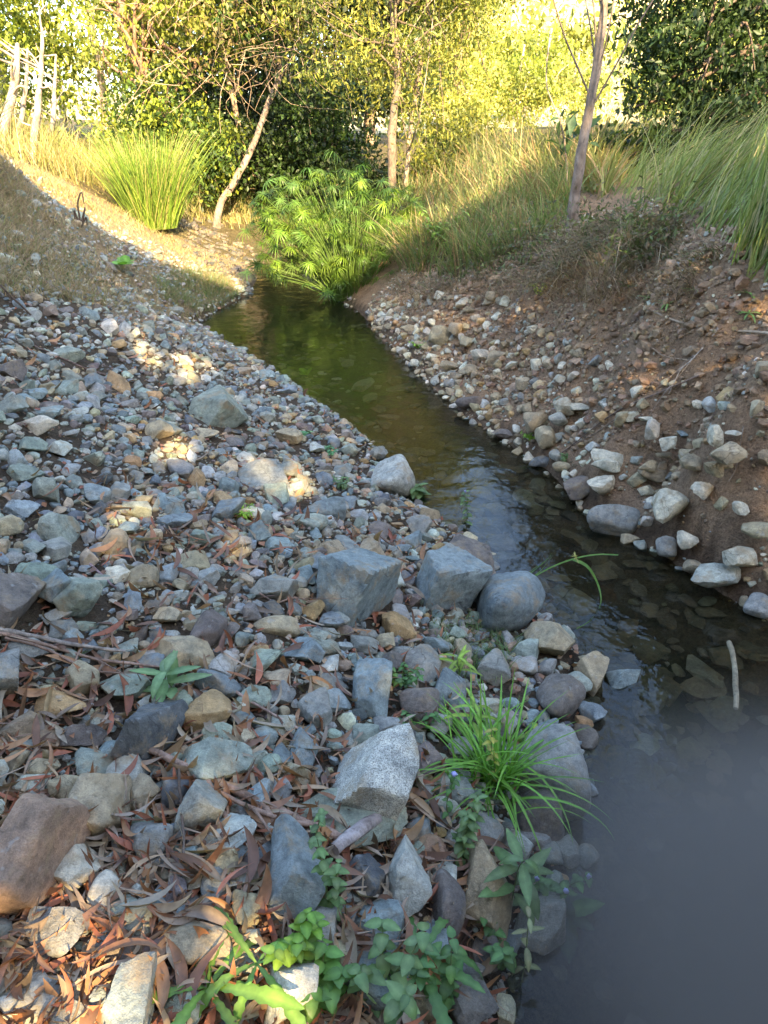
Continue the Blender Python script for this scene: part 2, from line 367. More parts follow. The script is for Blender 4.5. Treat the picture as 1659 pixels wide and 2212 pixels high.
# water sheet inside its banks
wx0, wx1, wy0, wy1 = -2.6, 5, -2.4, 14.5
wa = np.linspace(wx0, wx1, 60); wb = np.linspace(wy0, wy1, 120); WX, WY = np.meshgrid(wa, wb); sd = poly_sd(WX, WY, WPOLY)
keep = sd < .45; idx = -np.ones(keep.shape, int)
qa = (keep[:-1, :-1] & keep[1:, :-1] & keep[:-1, 1:] & keep[1:, 1:]); used = np.zeros(keep.shape, bool)
for a, b in ((0, 0), (0, 1), (1, 0), (1, 1)): used[a:a+qa.shape[0], b:b+qa.shape[1]] |= qa
idx[used] = np.arange(used.sum()); r_, c_ = np.nonzero(qa)
link('water', make_mesh('water', np.stack([WX[used], WY[used], np.zeros(used.sum())], -1), np.stack([idx[r_, c_], idx[r_, c_+1], idx[r_+1, c_+1], idx[r_+1, c_]], -1), M_WATER, None, True), kind='structure')

# ---------------------------------------------------------------- stones
def ico(level):
    bm = bmesh.new(); bmesh.ops.create_icosphere(bm, subdivisions=level, radius=1)
    V = np.array([v.co[:] for v in bm.verts]); Fx = np.array([[v.index for v in f.verts] for f in bm.faces]); bm.free()
    return V/np.linalg.norm(V, axis=1)[:, None], Fx
ICO = {k: ico(k) for k in (1, 2, 3, 4, 5, 6)}
def rock_verts(seed, level, angular=.6, planes=12, rough=.05):
    r = np.random.RandomState(seed); D, Fx = ICO[level]
    N = r.normal(size=(planes, 3)); N /= np.linalg.norm(N, axis=1)[:, None]
    Q_ = np.linalg.qr(np.eye(3)+r.normal(size=(3, 3))*.9)[0]; N = np.concatenate([N, Q_, -Q_]); o = np.concatenate([r.uniform(.55, .95, planes), r.uniform(.82, 1.15, 6)])
    p = 5+angular*55
    dots = np.maximum(D@N.T, 0)/o
    rad = (dots**p).sum(1)**(-1/p)
    V = D*rad[:, None]
    if rough:
        V = V*(1+rough*fbm(V*2.2+seed, seed, 5, .55))[:, None]
        if level >= 4: V = V-D*(.05*np.abs(fbm(V*4+seed, seed+3, 4)))[:, None]*[1, 1, 1]-D*(.05*np.clip(np.sin(6*(V@N[0])+5*fbm(V*1.5, seed+9, 2))-.6, 0, 1))[:, None]*(angular > .3)
    V -= (V.max(0)+V.min(0))/2; V /= (V.max(0)-V.min(0))/2
    return V, Fx
def hue(base, j=.12, r=None):
    r = r or random; k = 1+r.uniform(-j, j)*1.6
    return tuple(max(.01, c*k*(1+r.uniform(-j, j)*.35)) for c in base)
PAL = {'blue-grey': (.225, .262, .255), 'green-grey': (.27, .30, .235), 'grey': (.275, .275, .24), 'pale grey': (.42, .42, .355), 'tan': (.38, .31, .195),
       'ochre': (.42, .28, .13), 'purple-brown': (.185, .155, .13), 'dark grey': (.11, .115, .115), 'cream': (.58, .53, .40), 'rusty': (.34, .22, .15)}
def stone_obj(name, px, py, w, h, cname, style, seed, label=None, cat=None, group=None, short=None, parent=None, yaw=None, bury=.3, level=4, gr=False, tilt=0.):
    P, t = hit(px, py+h*.18); s = t/F
    hw, hh = w*s/2*1.04, h*s/2*1.04
    ang, pl, ro = {'a': (1.1, 7, .05), 'm': (.5, 11, .07), 'r': (.04, 16, .06), 's': (.9, 7, .06)}[style]
    V, Fx = rock_verts(seed, level, ang, pl, ro)
    dims = np.array([hw, hh*(1.1 if style != 's' else 1.25), hh*(.95 if style != 's' else .55)])
    V = V*dims
    me = make_mesh(name, V, Fx, M_GRANITE if gr else M_STONE, None, True, 38 if style != 'r' else 60)
    o = link(name, me, parent, None, label, cat, group, None, hue(PAL[cname], .06))
    g0 = ground_z(P[0:1], P[1:2])[0]; zc = g0+dims[2]*(1-2*bury) if g0 > -.01 else dims[2]*.2
    # slide so that the middle falls on the photo's pixel
    C = CAM+ray(np.float64(px), np.float64(py))*((zc-CAMZ)/ray(np.float64(px), np.float64(py))[2]) if abs(zc-CAMZ) > .3 else np.array([P[0], P[1], zc])
    o.location = C.tolist(); o.rotation_euler = (random.uniform(-.08, .08), tilt, yaw if yaw is not None else random.uniform(-.25, .25))
    return o, C, max(hw, hh)
# px, py, w, h, colour, style, label, short name
HERO = [
 (62, 1835, 195, 300, 'rusty', 'm', 'big rusty brown boulder, largest at the left edge, half in sunlight', 'the big rusty boulder'),
 (218, 1745, 112, 155, 'tan', 'm', 'smooth tan grey rock leaning against the big rusty boulder', 'the tan rock beside the rusty boulder'),
 (160, 1870, 110, 130, 'cream', 'm', 'cream rock tucked under the right side of the rusty boulder', 'the cream rock by the rusty boulder'),
 (440, 1745, 98, 132, 'grey', 'm', 'tall grey block with a blunt top left of the fallen branch', 'the tall grey block'),
 (326, 1822, 92, 82, 'grey', 'r', 'rounded grey brown cobble between tall grey block and tan rock', 'the rounded grey brown cobble'),
 (332, 1572, 98, 165, 'dark grey', 'a', 'dark blue upright stone split by a sharp edge, below the seedling', 'the dark upright stone'),
 (452, 1545, 102, 88, 'ochre', 'm', 'yellow ochre stone with a dimpled top right of the dark upright stone', 'the ochre stone'),
 (468, 1650, 150, 105, 'green-grey', 'm', 'wide grey green stone with a tan right end behind the fallen branch', 'the wide grey green stone'),
 (250, 1622, 88, 70, 'blue-grey', 'a', 'blue grey faceted stone left of the dark upright stone', 'the blue grey faceted stone'),
 (207, 1655, 84, 62, 'green-grey', 'a', 'squarish green grey stone above the tan rock', 'the squarish green grey stone'),
 (95, 1655, 62, 58, 'tan', 'm', 'small tan stone above the big rusty boulder', 'the small tan stone over the boulder'),
 (810, 1680, 195, 215, 'pale grey', 'm', 'large pale speckled granite boulder with a sloping flat face', 'the speckled granite boulder'),
 (752, 1775, 250, 140, 'green-grey', 's', 'long flat grey green slab below the speckled granite boulder', 'the long green slab'),
 (640, 1885, 125, 185, 'blue-grey', 'a', 'upright blue grey block with one sunlit face and leaf shadows', 'the upright sunlit block'),
 (788, 1905, 92, 100, 'dark grey', 'm', 'dark grey stone between the sunlit block and the cracked stone', 'the dark grey stone'),
 (878, 1895, 105, 160, 'pale grey', 'a', 'pale greenish block crossed by one crack near the creek weeds', 'the cracked pale block'),
 (822, 2005, 95, 105, 'blue-grey', 'm', 'blue grey stone below the cracked pale block', 'the blue stone under the cracked block'),
 (932, 1832, 66, 55, 'rusty', 'm', 'brick red stone right of the cracked pale block', 'the brick red stone'),
 (772, 1265, 175, 172, 'blue-grey', 'a', 'large blue grey block with a diagonal step, mid bank by the water', 'the stepped blue block'),
 (800, 1192, 62, 66, 'tan', 'a', 'tan cube shaped stone behind the stepped blue block', 'the tan cube stone'),
 (965, 1262, 132, 168, 'blue-grey', 'm', 'smooth blue grey slab leaning beside the stepped blue block', 'the smooth blue slab'),
 (1004, 1213, 138, 108, 'purple-brown', 'm', 'purple brown boulder behind the smooth blue slab at waters edge', 'the purple brown boulder'),
 (1106, 1312, 152, 146, 'blue-grey', 'r', 'rounded mottled blue grey boulder at the water above the grass', 'the mottled round boulder'),
 (1188, 1385, 108, 100, 'tan', 'm', 'tan boulder sloping into the water below the mottled round boulder', 'the tan boulder at the water'),
 (1272, 1452, 74, 100, 'tan', 'a', 'brown pointed stone standing in the water edge', 'the pointed stone'),
 (1350, 1462, 78, 46, 'blue-grey', 'a', 'small blue grey stone poking out of the water on its own', 'the lone stone in the water'),
 (1210, 1510, 102, 100, 'purple-brown', 'r', 'smooth purple grey rounded stone right of the sedge tuft', 'the purple rounded stone'),
 (1190, 1665, 165, 180, 'grey', 'r', 'large grey boulder at the water edge beside the sedge tuft', 'the large edge boulder'),
 (1155, 1752, 104, 112, 'purple-brown', 'r', 'smooth dark rounded stone below the large edge boulder', 'the dark rounded stone'),
 (905, 1522, 84, 98, 'purple-brown', 'r', 'dull purple brown rounded stone left of the sedge tuft', 'the dull purple stone'),
 (862, 1350, 72, 70, 'ochre', 'm', 'olive tan stone under the stepped blue block', 'the olive tan stone'),
 (803, 1492, 84, 120, 'blue-grey', 'm', 'upright blue stone above the speckled granite boulder', 'the upright blue stone'),
 (680, 1535, 74, 84, 'grey', 'm', 'grey stone with a dark front left of the upright blue stone', 'the dark fronted stone'),
 (655, 1412, 92, 62, 'blue-grey', 'a', 'bright blue grey flat topped stone mid bank', 'the flat topped blue stone'),
 (595, 1352, 102, 52, 'tan', 'r', 'tan oval stone lying flat above the flat topped blue stone', 'the tan oval stone'),
 (592, 1272, 104, 62, 'grey', 'm', 'wide grey stone behind the tan oval stone', 'the wide grey stone'),
 (395, 1412, 132, 76, 'tan', 'm', 'broad pale tan stone above the broad leaf seedling', 'the broad pale stone'),
 (178, 1283, 96, 102, 'green-grey', 'm', 'rounded green grey stone with tan side left of the bank', 'the rounded green stone'),
 (114, 1272, 92, 84, 'blue-grey', 'm', 'blue green stone touching the rounded green stone', 'the blue green stone'),
 (22, 1300, 108, 140, 'purple-brown', 'm', 'purplish grey boulder cut by the left edge of the photo', 'the purplish edge boulder'),
 (8, 1468, 92, 132, 'grey', 'a', 'grey slanted boulder at left edge below the bundle of sticks', 'the slanted left boulder'),
 (468, 893, 132, 96, 'green-grey', 'a', 'flat greenish slab sloping away in the gravel, biggest stone mid bank', 'the greenish slab'),
 (340, 932, 62, 50, 'tan', 'a', 'small tan pyramid shaped stone with a lit face', 'the tan pyramid stone'),
 (88, 920, 86, 50, 'cream', 'm', 'cream flat stone left on the gravel bank', 'the cream flat stone'),
 (152, 767, 66, 36, 'green-grey', 'm', 'grey green stone near the dry twigs on the upper gravel', 'the upper grey green stone'),
 (566, 1032, 118, 86, 'grey', 's', 'pale slab partly in a patch of sunlight mid gravel', 'the sunlit pale slab'),
 (440, 938, 66, 34, 'tan', 's', 'thin flat tan stone under the greenish slab', 'the thin tan stone'),
 (846, 1037, 96, 92, 'pale grey', 'r', 'smooth pale rounded boulder at the water edge mid creek', 'the smooth pale boulder'),
 (254, 745, 40, 26, 'ochre', 'r', 'orange round stone in sunlight on the upper gravel', 'the orange round stone'),
 (372, 1124, 82, 52, 'blue-grey', 's', 'flat slate blue stone among the long dry leaves', 'the slate blue stone'),
 (300, 1100, 72, 50, 'green-grey', 'm', 'grey green stone left of the slate blue stone', 'the stone beside the slate'),
 (128, 1142, 60, 92, 'green-grey', 'm', 'narrow grey stone pointing up the bank on the left', 'the narrow grey stone'),
 (130, 1525, 104, 56, 'ochre', 'm', 'yellow brown lumpy stone left of the dark upright stone', 'the lumpy yellow stone'),
 (264, 1492, 114, 62, 'green-grey', 'm', 'flat grey stone behind the dark upright stone', 'the flat grey stone'),
 (180, 1466, 66, 72, 'tan', 'm', 'tan grey rounded stone below the bundle of sticks', 'the stone under the sticks'),
 (82, 2165, 152, 96, 'pale grey', 'm', 'pale flat stone in the bottom left corner', 'the bottom left pale stone'),
 (296, 2165, 88, 135, 'blue-grey', 'a', 'blue stone at the bottom edge left of the lobed leaf rosette', 'the bottom blue stone'),
 (425, 2045, 152, 84, 'tan', 'r', 'brown oval stone above the lobed leaf rosette', 'the brown oval stone'),
 (230, 1930, 62, 92, 'cream', 'r', 'cream oval stone standing in sunlight among fallen leaves', 'the cream oval stone'),
 (168, 2160, 52, 70, 'tan', 'r', 'small tan egg shaped stone near the bottom left', 'the small egg stone'),
 (1052, 1905, 112, 170, 'tan', 'm', 'tall tan boulder behind the trailing weeds', 'the tall tan boulder'),
 (965, 1965, 80, 130, 'purple-brown', 'r', 'dark purple stone between the cracked block and tan boulder', 'the dark purple stone'),
 (1165, 1985, 110, 130, 'grey', 'm', 'grey boulder dimmed by the lens blur at the water edge', 'the blurred grey boulder'),
 (1190, 1845, 46, 44, 'grey', 'r', 'grey pebble at the water below the dark rounded stone', 'the grey pebble at the water'),
 (1270, 1850, 46, 44, 'grey', 'r', 'small blue grey pebble in shallow water at the lens blur', 'the pebble in shallow water'),
 (655, 1622, 66, 78, 'blue-grey', 'a', 'blue angular stone left of the speckled granite boulder', 'the blue angular stone'),
 (62, 1402, 108, 50, 'grey', 'm', 'grey flat stone under the bundle of sticks', 'the grey flat stone'),
 (30, 1650, 60, 56, 'tan', 'm', 'tan stone near left edge above the big rusty boulder', 'the tan stone at left edge'),
 (690, 2010, 70, 90, 'grey', 'm', 'grey stone shaded by weeds left of the blue stone', 'the grey stone in the weeds'),
 (610, 1500, 56, 44, 'grey', 'm', 'grey stone beside the long dry leaves above the blue angular stone', 'the grey stone mid litter'),
 (870, 1610, 58, 60, 'dark grey', 'm', 'dark stone in the gap between granite boulder and sedge', 'the dark gap stone'),
 (510, 1845, 58, 54, 'blue-grey', 'm', 'small blue stone below the end of the fallen branch', 'the small blue stone'),
 (905, 1140, 55, 45, 'grey', 'm', 'grey stone behind the purple brown boulder', 'the grey stone by the flowers'),
 (625, 945, 58, 38, 'tan', 'm', 'tan flat stone on the gravel near the water', 'the tan flat stone'),
 (440, 1160, 60, 46, 'green-grey', 'm', 'green grey stone right of the slate blue stone', 'the green grey stone'),
 (700, 1100, 90, 60, 'blue-grey', 'm', 'blue grey stone behind the tan cube stone', 'the blue stone up the bank'),
]
LAND = []; occ_list = []
GSTONE = 'loose stones on the gravel bank'
for k, (px, py, w, h, cn, st, lab, short) in enumerate(HERO):
    o, C, r = stone_obj('river_stone' if max(w, h) < 130 else 'boulder', px, py, w, h, cn, st, 100+k, lab, 'rock' if max(w, h) < 130 else 'boulder', GSTONE, level=5 if max(w, h) > 84 else 4, gr=(k == 11), yaw={18: .6, 20: -.5}.get(k), tilt={18: .22, 20: .4, 11: -.15}.get(k, 0.))
    LAND.append((px, py, short)); occ_list.append((C[0], C[1], r))
LAND += [(370, 1450, 'the broad leaf seedling'), (1060, 1610, 'the sedge tuft'), (430, 2140, 'the lobed leaf rosette'), (530, 1110, 'the small fern'), (740, 1035, 'the leafy weed by the water'),
         (280, 585, 'the round leaved seedling'), (545, 1730, 'the fallen branch'), (120, 1370, 'the bundle of sticks'), (175, 460, 'the dead weed'), (660, 935, 'the low green weed'), (770, 1785, 'the bark chunk')]
USEDLAB = set(x[6] for x in HERO)
def where(px, py, lx, ly):
    dx, dy = px-lx, py-ly
    if abs(dx) > 1.3*abs(dy): return 'left of' if dx < 0 else 'right of'
    if abs(dy) > 1.3*abs(dx): return 'behind' if dy < 0 else 'below'
    return ('up and ' if dy < 0 else 'down and ')+('left of' if dx < 0 else 'right of')
def auto_label(head_opts, px, py):
    L = sorted(LAND, key=lambda l: (l[0]-px)**2+((l[1]-py)*1.2)**2)
    for k in range(10):
        for hd in head_opts:
            s = f'{hd} {where(px, py, L[k][0], L[k][1])} {L[k][2]}'
            if s not in USEDLAB and len(s.split()) <= 16: USEDLAB.add(s); return s
    for k in range(14):
        for hd in head_opts:
            s = f'{hd} far {where(px, py, L[k][0], L[k][1])} {L[k][2]}'
            if s not in USEDLAB and len(s.split()) <= 16: USEDLAB.add(s); return s
    return s
# dart throwing on the left bank
RES = .008; OX, OY = -5.2, -.6; occ = np.zeros((1500, 2100), bool)        # [y, x]
def stamp(x, y, r, f=.78):
    cx, cy, k = int((x-OX)/RES), int((y-OY)/RES), int(r*f/RES)+1
    a0, a1, b0, b1 = max(cy-k, 0), min(cy+k+1, occ.shape[0]), max(cx-k, 0), min(cx+k+1, occ.shape[1])
    if a0 >= a1 or b0 >= b1: return
    yy, xx = np.ogrid[a0-cy:a1-cy, b0-cx:b1-cx]; occ[a0:a1, b0:b1] |= xx*xx+yy*yy <= (r*f/RES)**2
def free(x, y, r):
    cx, cy = int((x-OX)/RES), int((y-OY)/RES); k = int(r*.62/RES)
    if not (k <= cx < occ.shape[1]-k and k <= cy < occ.shape[0]-k): return False
    return not (occ[cy, cx] or occ[cy-k, cx] or occ[cy+k, cx] or occ[cy, cx-k] or occ[cy, cx+k])
for x, y, r in occ_list: stamp(x, y, r, .85)
def left_bank(x, y):
    return x < np.interp(y, [-1, 2.8, 4.1, 5.5, 7.6, 9, 12], [1.3, 1.3, .8, .4, -.05, -.3, -.6])
cand = []
N0 = 110000
cy_ = RS.uniform(-.5, 1, N0)**1; yy = -.4+11.4*RS.uniform(0, 1, N0)**1.5; xx = RS.uniform(-1, 1, N0)*(1.2+yy*.75)
xx = np.where(xx < -5, -5, xx)
gz = ground_z(xx, yy); sd = poly_sd(xx, yy, WPOLY)
u, v, dep = proj(np.stack([xx, yy, gz], -1))
slope_line = np.interp(u, [-600, 0, 200, 420, 520], [640, 650, 660, 700, 720])
ok = left_bank(xx, yy) & (sd > -.02) & (u > -500) & (u < 1700)
dens = np.where(v > slope_line, 1.0, np.where(v > slope_line-140, .6, .35)); ok &= RS.uniform(size=N0) < dens
xx, yy, gz, u, v, dep, sd, slope_line = [a[ok] for a in (xx, yy, gz, u, v, dep, sd, slope_line)]
rad = np.exp(RS.normal(math.log(.0165), .52, len(xx))); rad = np.clip(rad, .006, .075); rad = np.maximum(rad, dep*.0016)
rad = np.where((v < slope_line) & (rad < .02), .02, rad)
order = np.argsort(-rad); placed = []
for i in order:
    if free(xx[i], yy[i], rad[i]): stamp(xx[i], yy[i], rad[i]); placed.append(i)
placed = np.array(placed)
pxr = rad[placed]*F/dep[placed]
inframe = (u[placed] > 5) & (u[placed] < 1600) & (v[placed] > 420) & (v[placed] < 2200)
score = np.where(inframe, pxr, 0); top = np.argsort(-score)[:300-len(HERO)]
CN = ['blue-grey', 'green-grey', 'grey', 'pale grey', 'tan', 'ochre', 'purple-brown', 'cream', 'rusty', 'dark grey']
CW = np.array([.24, .17, .20, .10, .11, .04, .09, .02, .01, .02]); CW = CW/CW.sum()
PROTO3 = []
for k in range(28):
    ang, st = [(1.0, 'angular'), (.8, 'blocky'), (.25, 'rounded'), (1.0, 'flat')][k % 4]
    V, Fx = rock_verts(500+k, 4, ang, [7, 6, 12, 8][k % 4], .05); PROTO3.append((make_mesh('river_stone', V, Fx, M_STONE, None, True, 36 if k % 4 != 2 else 60), st))
topset = set(placed[top].tolist())
for n, i in enumerate(sorted(topset, key=lambda i: -rad[i]*F/dep[i])):
    me, st = PROTO3[random.randrange(28)]; r = rad[i]; cn = CN[RS.choice(len(CN), p=CW)]
    P = rad[i]*F/dep[i]
    size = 'fist sized' if P > 26 else ('smallish' if P > 18 else 'little')
    lab = auto_label([f'{size} {st} {cn} stone', f'{st} {cn} stone', f'{size} {cn} stone'], u[i], v[i])
    o = link('river_stone', me, None, None, lab, 'rock', GSTONE, None, hue(PAL[cn], .12))
    fz = {'flat': .45, 'angular': .75, 'blocky': .7, 'rounded': .7}[st]
    o.scale = (r*random.uniform(.95, 1.2), r*random.uniform(.7, 1.0), r*fz*random.uniform(.85, 1.1))
    o.location = (xx[i], yy[i], gz[i]+o.scale[2]*.5+.004); o.rotation_euler = (random.uniform(-.3, .3), random.uniform(-.3, .3), random.uniform(0, 6.28))
def rotmats(n, tilt, rs=RS):
    a = rs.uniform(0, 2*math.pi, n); b = rs.normal(0, tilt, n); c = rs.normal(0, tilt, n)
    ca, sa, cb, sb, cc, sc = np.cos(a), np.sin(a), np.cos(b), np.sin(b), np.cos(c), np.sin(c); Z = np.zeros(n); O = np.ones(n)
    Rz = np.stack([np.stack([ca, -sa, Z], -1), np.stack([sa, ca, Z], -1), np.stack([Z, Z, O], -1)], 1)
    Rx = np.stack([np.stack([O, Z, Z], -1), np.stack([Z, cb, -sb], -1), np.stack([Z, sb, cb], -1)], 1)
    Ry = np.stack([np.stack([cc, Z, sc], -1), np.stack([Z, O, Z], -1), np.stack([-sc, Z, cc], -1)], 1)
    return Rz@Rx@Ry
def stones_stuff(name, X, Y, Z, R, colnames, weights, flat=(.5, .85), big=.02, sink=.4, tilt=.35, jit=.16, parent=None, mat=None, kind='stuff'):
    g = Geo(); n = len(X); cid = RS.choice(len(colnames), p=np.array(weights)/sum(weights), size=n)
    base = np.array([PAL[c] if isinstance(c, str) else c for c in colnames])[cid]
    C = base*(1+RS.uniform(-jit, jit, (n, 1))*1.8)*(1+RS.uniform(-.06, .06, (n, 3)))
    M = rotmats(n, tilt); sx = R*RS.uniform(.9, 1.2, n); sy = R*RS.uniform(.65, 1.0, n); sz = R*RS.uniform(flat[0], flat[1], n)
    M = M*np.stack([sx, sy, sz], -1)[:, None, :]; P = np.stack([X, Y, Z+sz*(1-2*sink)], -1)
    v = RS.randint(0, 8, n); bigm = R > big
    for k in range(8):
        for lv, sel in ((3, R > big*1.7), (2, (R <= big*1.7) & (R > big*.75)), (1, R <= big*.75)):
            m = (v == k) & sel
            if not m.any(): continue
            V, Fx = rock_verts(700+k, lv, [1.0, .8, .4, .9][k % 4], 7, .04 if lv >= 2 else 0)
            g.add(*scatter(V, Fx, M[m], P[m], C[m]))
    return link(name, g.mesh(name, mat or M_STONES, True, 34), parent, kind)
rest = np.array([i for i in placed if i not in topset])
stones_stuff('gravel', xx[rest], yy[rest], gz[rest], rad[rest], CN, CW, big=.028)

yg = -.2+4.6*RS.uniform(0, 1, 10000)**.8; xg = RS.uniform(-1, 1, 10000)*(.8+yg*.65); ok = left_bank(xg, yg) & (poly_sd(xg, yg, WPOLY) > .0); xg, yg = xg[ok], yg[ok]
stones_stuff('grit', xg, yg, ground_z(xg, yg), RS.uniform(.003, .009, len(xg)), CN, CW, big=1)
# right bank: pale stones set in the eroded dirt (parts of the ground), pebbles between them
RB = [(1300, 1052, 62, 46, 'cream', 'm'), (1455, 1092, 84, 64, 'cream', 'm'), (1485, 1166, 38, 40, 'cream', 'm'),
      (1600, 1202, 72, 46, 'cream', 'm'), (1635, 1145, 60, 42, 'tan', 'm'), (1320, 988, 84, 44, 'cream', 's'), (1308, 1005, 60, 34, 'cream', 'm'), (952, 722, 50, 44, 'tan', 'a'), (1570, 982, 70, 48, 'tan', 'a'), (1155, 912, 52, 50, 'tan', 'a'),
      (1255, 880, 52, 30, 'cream', 's'), (1216, 878, 42, 42, 'cream', 'm'), (1040, 768, 44, 30, 'cream', 'm'), (1160, 790, 32, 36, 'cream', 'm'), (1075, 776, 46, 40, 'tan', 'm'), (985, 712, 34, 30, 'tan', 'm'), (1010, 738, 36, 26, 'tan', 'm'),
      (1408, 928, 34, 42, 'cream', 'a'), (1360, 900, 42, 26, 'cream', 'm'), (1340, 905, 30, 40, 'tan', 'm'), (1400, 905, 42, 20, 'cream', 's'), (1435, 985, 34, 20, 'tan', 's'), (1495, 1000, 46, 36, 'tan', 'm'), (1440, 955, 36, 34, 'cream', 'm'),
      (1545, 940, 28, 50, 'cream', 'm'), (1585, 935, 36, 20, 'cream', 's'), (1540, 1010, 44, 34, 'tan', 'm'), (1400, 1005, 38, 26, 'tan', 'm'), (1516, 1058, 46, 34, 'cream', 'm'), (1565, 1000, 40, 30, 'tan', 'm'), (1480, 935, 30, 22, 'blue-grey', 's'),
      (1390, 870, 28, 22, 'tan', 'm'), (1410, 1025, 60, 34, 'tan', 'm'), (1495, 1225, 36, 30, 'tan', 'm'), (1180, 945, 46, 46, 'tan', 'm'), (1130, 830, 30, 30, 'tan', 'm'), (1000, 655, 30, 24, 'cream', 'm'), (955, 640, 34, 24, 'cream', 'm'),
      (1645, 795, 34, 30, 'tan', 'a'), (1635, 880, 30, 36, 'tan', 'm'), (1250, 765, 28, 24, 'tan', 'm'), (1600, 1095, 40, 30, 'cream', 'm'), (1100, 735, 24, 24, 'blue-grey', 's'), (885, 712, 36, 24, 'tan', 'm'), (1060, 640, 24, 20, 'tan', 'm'), (1095, 650, 28, 22, 'cream', 'm'),
      (900, 690, 24, 18, 'cream', 's'), (1215, 1010, 42, 24, 'tan', 'r'), (905, 745, 30, 20, 'tan', 'm'), (1020, 800, 34, 24, 'tan', 'm'), (1075, 860, 34, 24, 'tan', 'm'), (970, 790, 40, 20, 'tan', 'm')]
for k, (px, py, w, h, cn, st) in enumerate(RB):
    stone_obj('bank_stone', px, py, w, h, cn, st, 300+k, parent=ground, level=3, bury=.32)
WR = [(1327, 1128, 118, 72, 'grey', 'r', 'smooth grey oval stone sitting in the water by the dirt bank', 'rock'), (1248, 1056, 62, 50, 'purple-brown', 'm', 'brown wet stone left of the pale stone at the bank foot', 'rock'),
      (1440, 1182, 46, 46, 'grey', 'r', 'dark two toned wet stone at the foot of the dirt bank', 'rock'), (1552, 1248, 122, 52, 'pale grey', 'a', 'long pale cracked slab where the dirt bank meets the water', 'slab'),
      (1638, 1308, 60, 46, 'grey', 'r', 'rounded grey stone at right edge of photo by the water', 'rock'), (1205, 905, 40, 30, 'grey', 'r', 'small grey stone on the dirt bank above the mossy tuft', 'rock'),
      (1015, 870, 62, 34, 'purple-brown', 'r', 'dark flat stone half under water at the far bank foot', 'rock'), (1092, 935, 56, 30, 'purple-brown', 's', 'dark low slab half sunk at the bank foot', 'rock'), (1170, 998, 52, 28, 'dark grey', 'm', 'dark wet stone left of the brown wet stone', 'rock')]
for k, (px, py, w, h, cn, st, lab, ct) in enumerate(WR):
    stone_obj('river_stone', px, py, w, h, cn, st, 400+k, lab, ct, 'stones along the foot of the dirt bank', level=4, bury=.25)
occ[:] = False
for k, (px, py, w, h, *_r) in enumerate(RB+[r[:4] for r in WR]):
    P, t = hit(px, py); stamp(P[0], P[1], w*t/F/2, .9)
N1 = 200000
y1 = -.3+9.8*RS.uniform(0, 1, N1)**1.6; x1 = np.interp(y1, [-1, 2.8, 4.1, 5.5, 7.6, 9, 12], [3.0, 1.7, .9, .5, -.0, -.2, .2])+RS.uniform(0, 1, N1)**1.1*2.0
z1 = ground_z(x1, y1); s1 = poly_sd(x1, y1, WPOLY); u1, v1, d1 = proj(np.stack([x1, y1, z1], -1))
topline = np.interp(u1, [800, 950, 1100, 1300, 1659, 2000], [650, 640, 640, 790, 860, 900])           # clods and roots above, stones below
dn = np.where(v1 > topline, 1.1, .18)*(.6+.6*fbm(np.stack([x1, y1, z1], -1)*3, 31, 2))
ok = (s1 > .0) & (RS.uniform(size=N1) < dn); x1, y1, z1, u1, v1, d1, topl = [a[ok] for a in (x1, y1, z1, u1, v1, d1, topline)]
r1 = np.clip(np.exp(RS.normal(math.log(.0125), .55, len(x1))), .005, .05); r1 = np.maximum(r1, d1*.0013)
r1 = np.where(v1 < topl, np.minimum(r1, .018), r1)
pl = []
for i in np.argsort(-r1):
    if free(x1[i], y1[i], r1[i]*1.0): stamp(x1[i], y1[i], r1[i], 1.0); pl.append(i)
pl = np.array(pl); sc = np.where((u1[pl] > 780) & (u1[pl] < 1655) & (v1[pl] < 1350), r1[pl]*F/d1[pl], 0); tp = set(pl[np.argsort(-sc)[:290-len(RB)]].tolist())
PROTOB = [make_mesh('bank_stone', *rock_verts(560+k, 3, [.85, .5, .7, .2][k % 4], 9, .05), M_STONE, None, True, 36) for k in range(12)]
CB = ['tan', 'cream', 'pale grey', 'green-grey', 'grey', 'ochre']; CBW = [.40, .30, .14, .03, .05, .08]
for i in tp:
    me = PROTOB[random.randrange(12)]; cn = random.choices(CB, CBW)[0]; r = r1[i]
    o = link('bank_stone', me, ground, None, None, None, None, None, hue(PAL[cn], .12))
    o.scale = (r*1.15, r*.85, r*.75); o.location = (x1[i], y1[i], z1[i]+r*.2); o.rotation_euler = (random.uniform(-.6, .6), random.uniform(-.6, .6), random.uniform(0, 6.28))
r2 = np.array([i for i in pl if i not in tp])
stones_stuff('bank_pebbles', x1[r2], y1[r2], z1[r2], r1[r2], CB+[(.20, .14, .09)], CBW+[.5], big=.03, sink=.42, tilt=.6)
# dirt clods
N2 = 8000; i2 = RS.randint(0, len(x1), N2); xc = x1[i2]+RS.normal(0, .06, N2); yc = y1[i2]+RS.normal(0, .06, N2)
y3 = RS.uniform(2.5, 9, N2); x3 = np.interp(y3, [2.8, 4.1, 5.5, 7.6, 9], [2.0, 1.3, .9, .3, 0])+RS.uniform(0, .9, N2)
stones_stuff('dirt_clods', x3, y3, ground_z(x3, y3), np.exp(RS.normal(math.log(.013), .55, N2)).clip(.004, .045), [(.31, .205, .125), (.38, .26, .16), (.24, .155, .095)], [1, 1, 1], big=1, sink=.4)
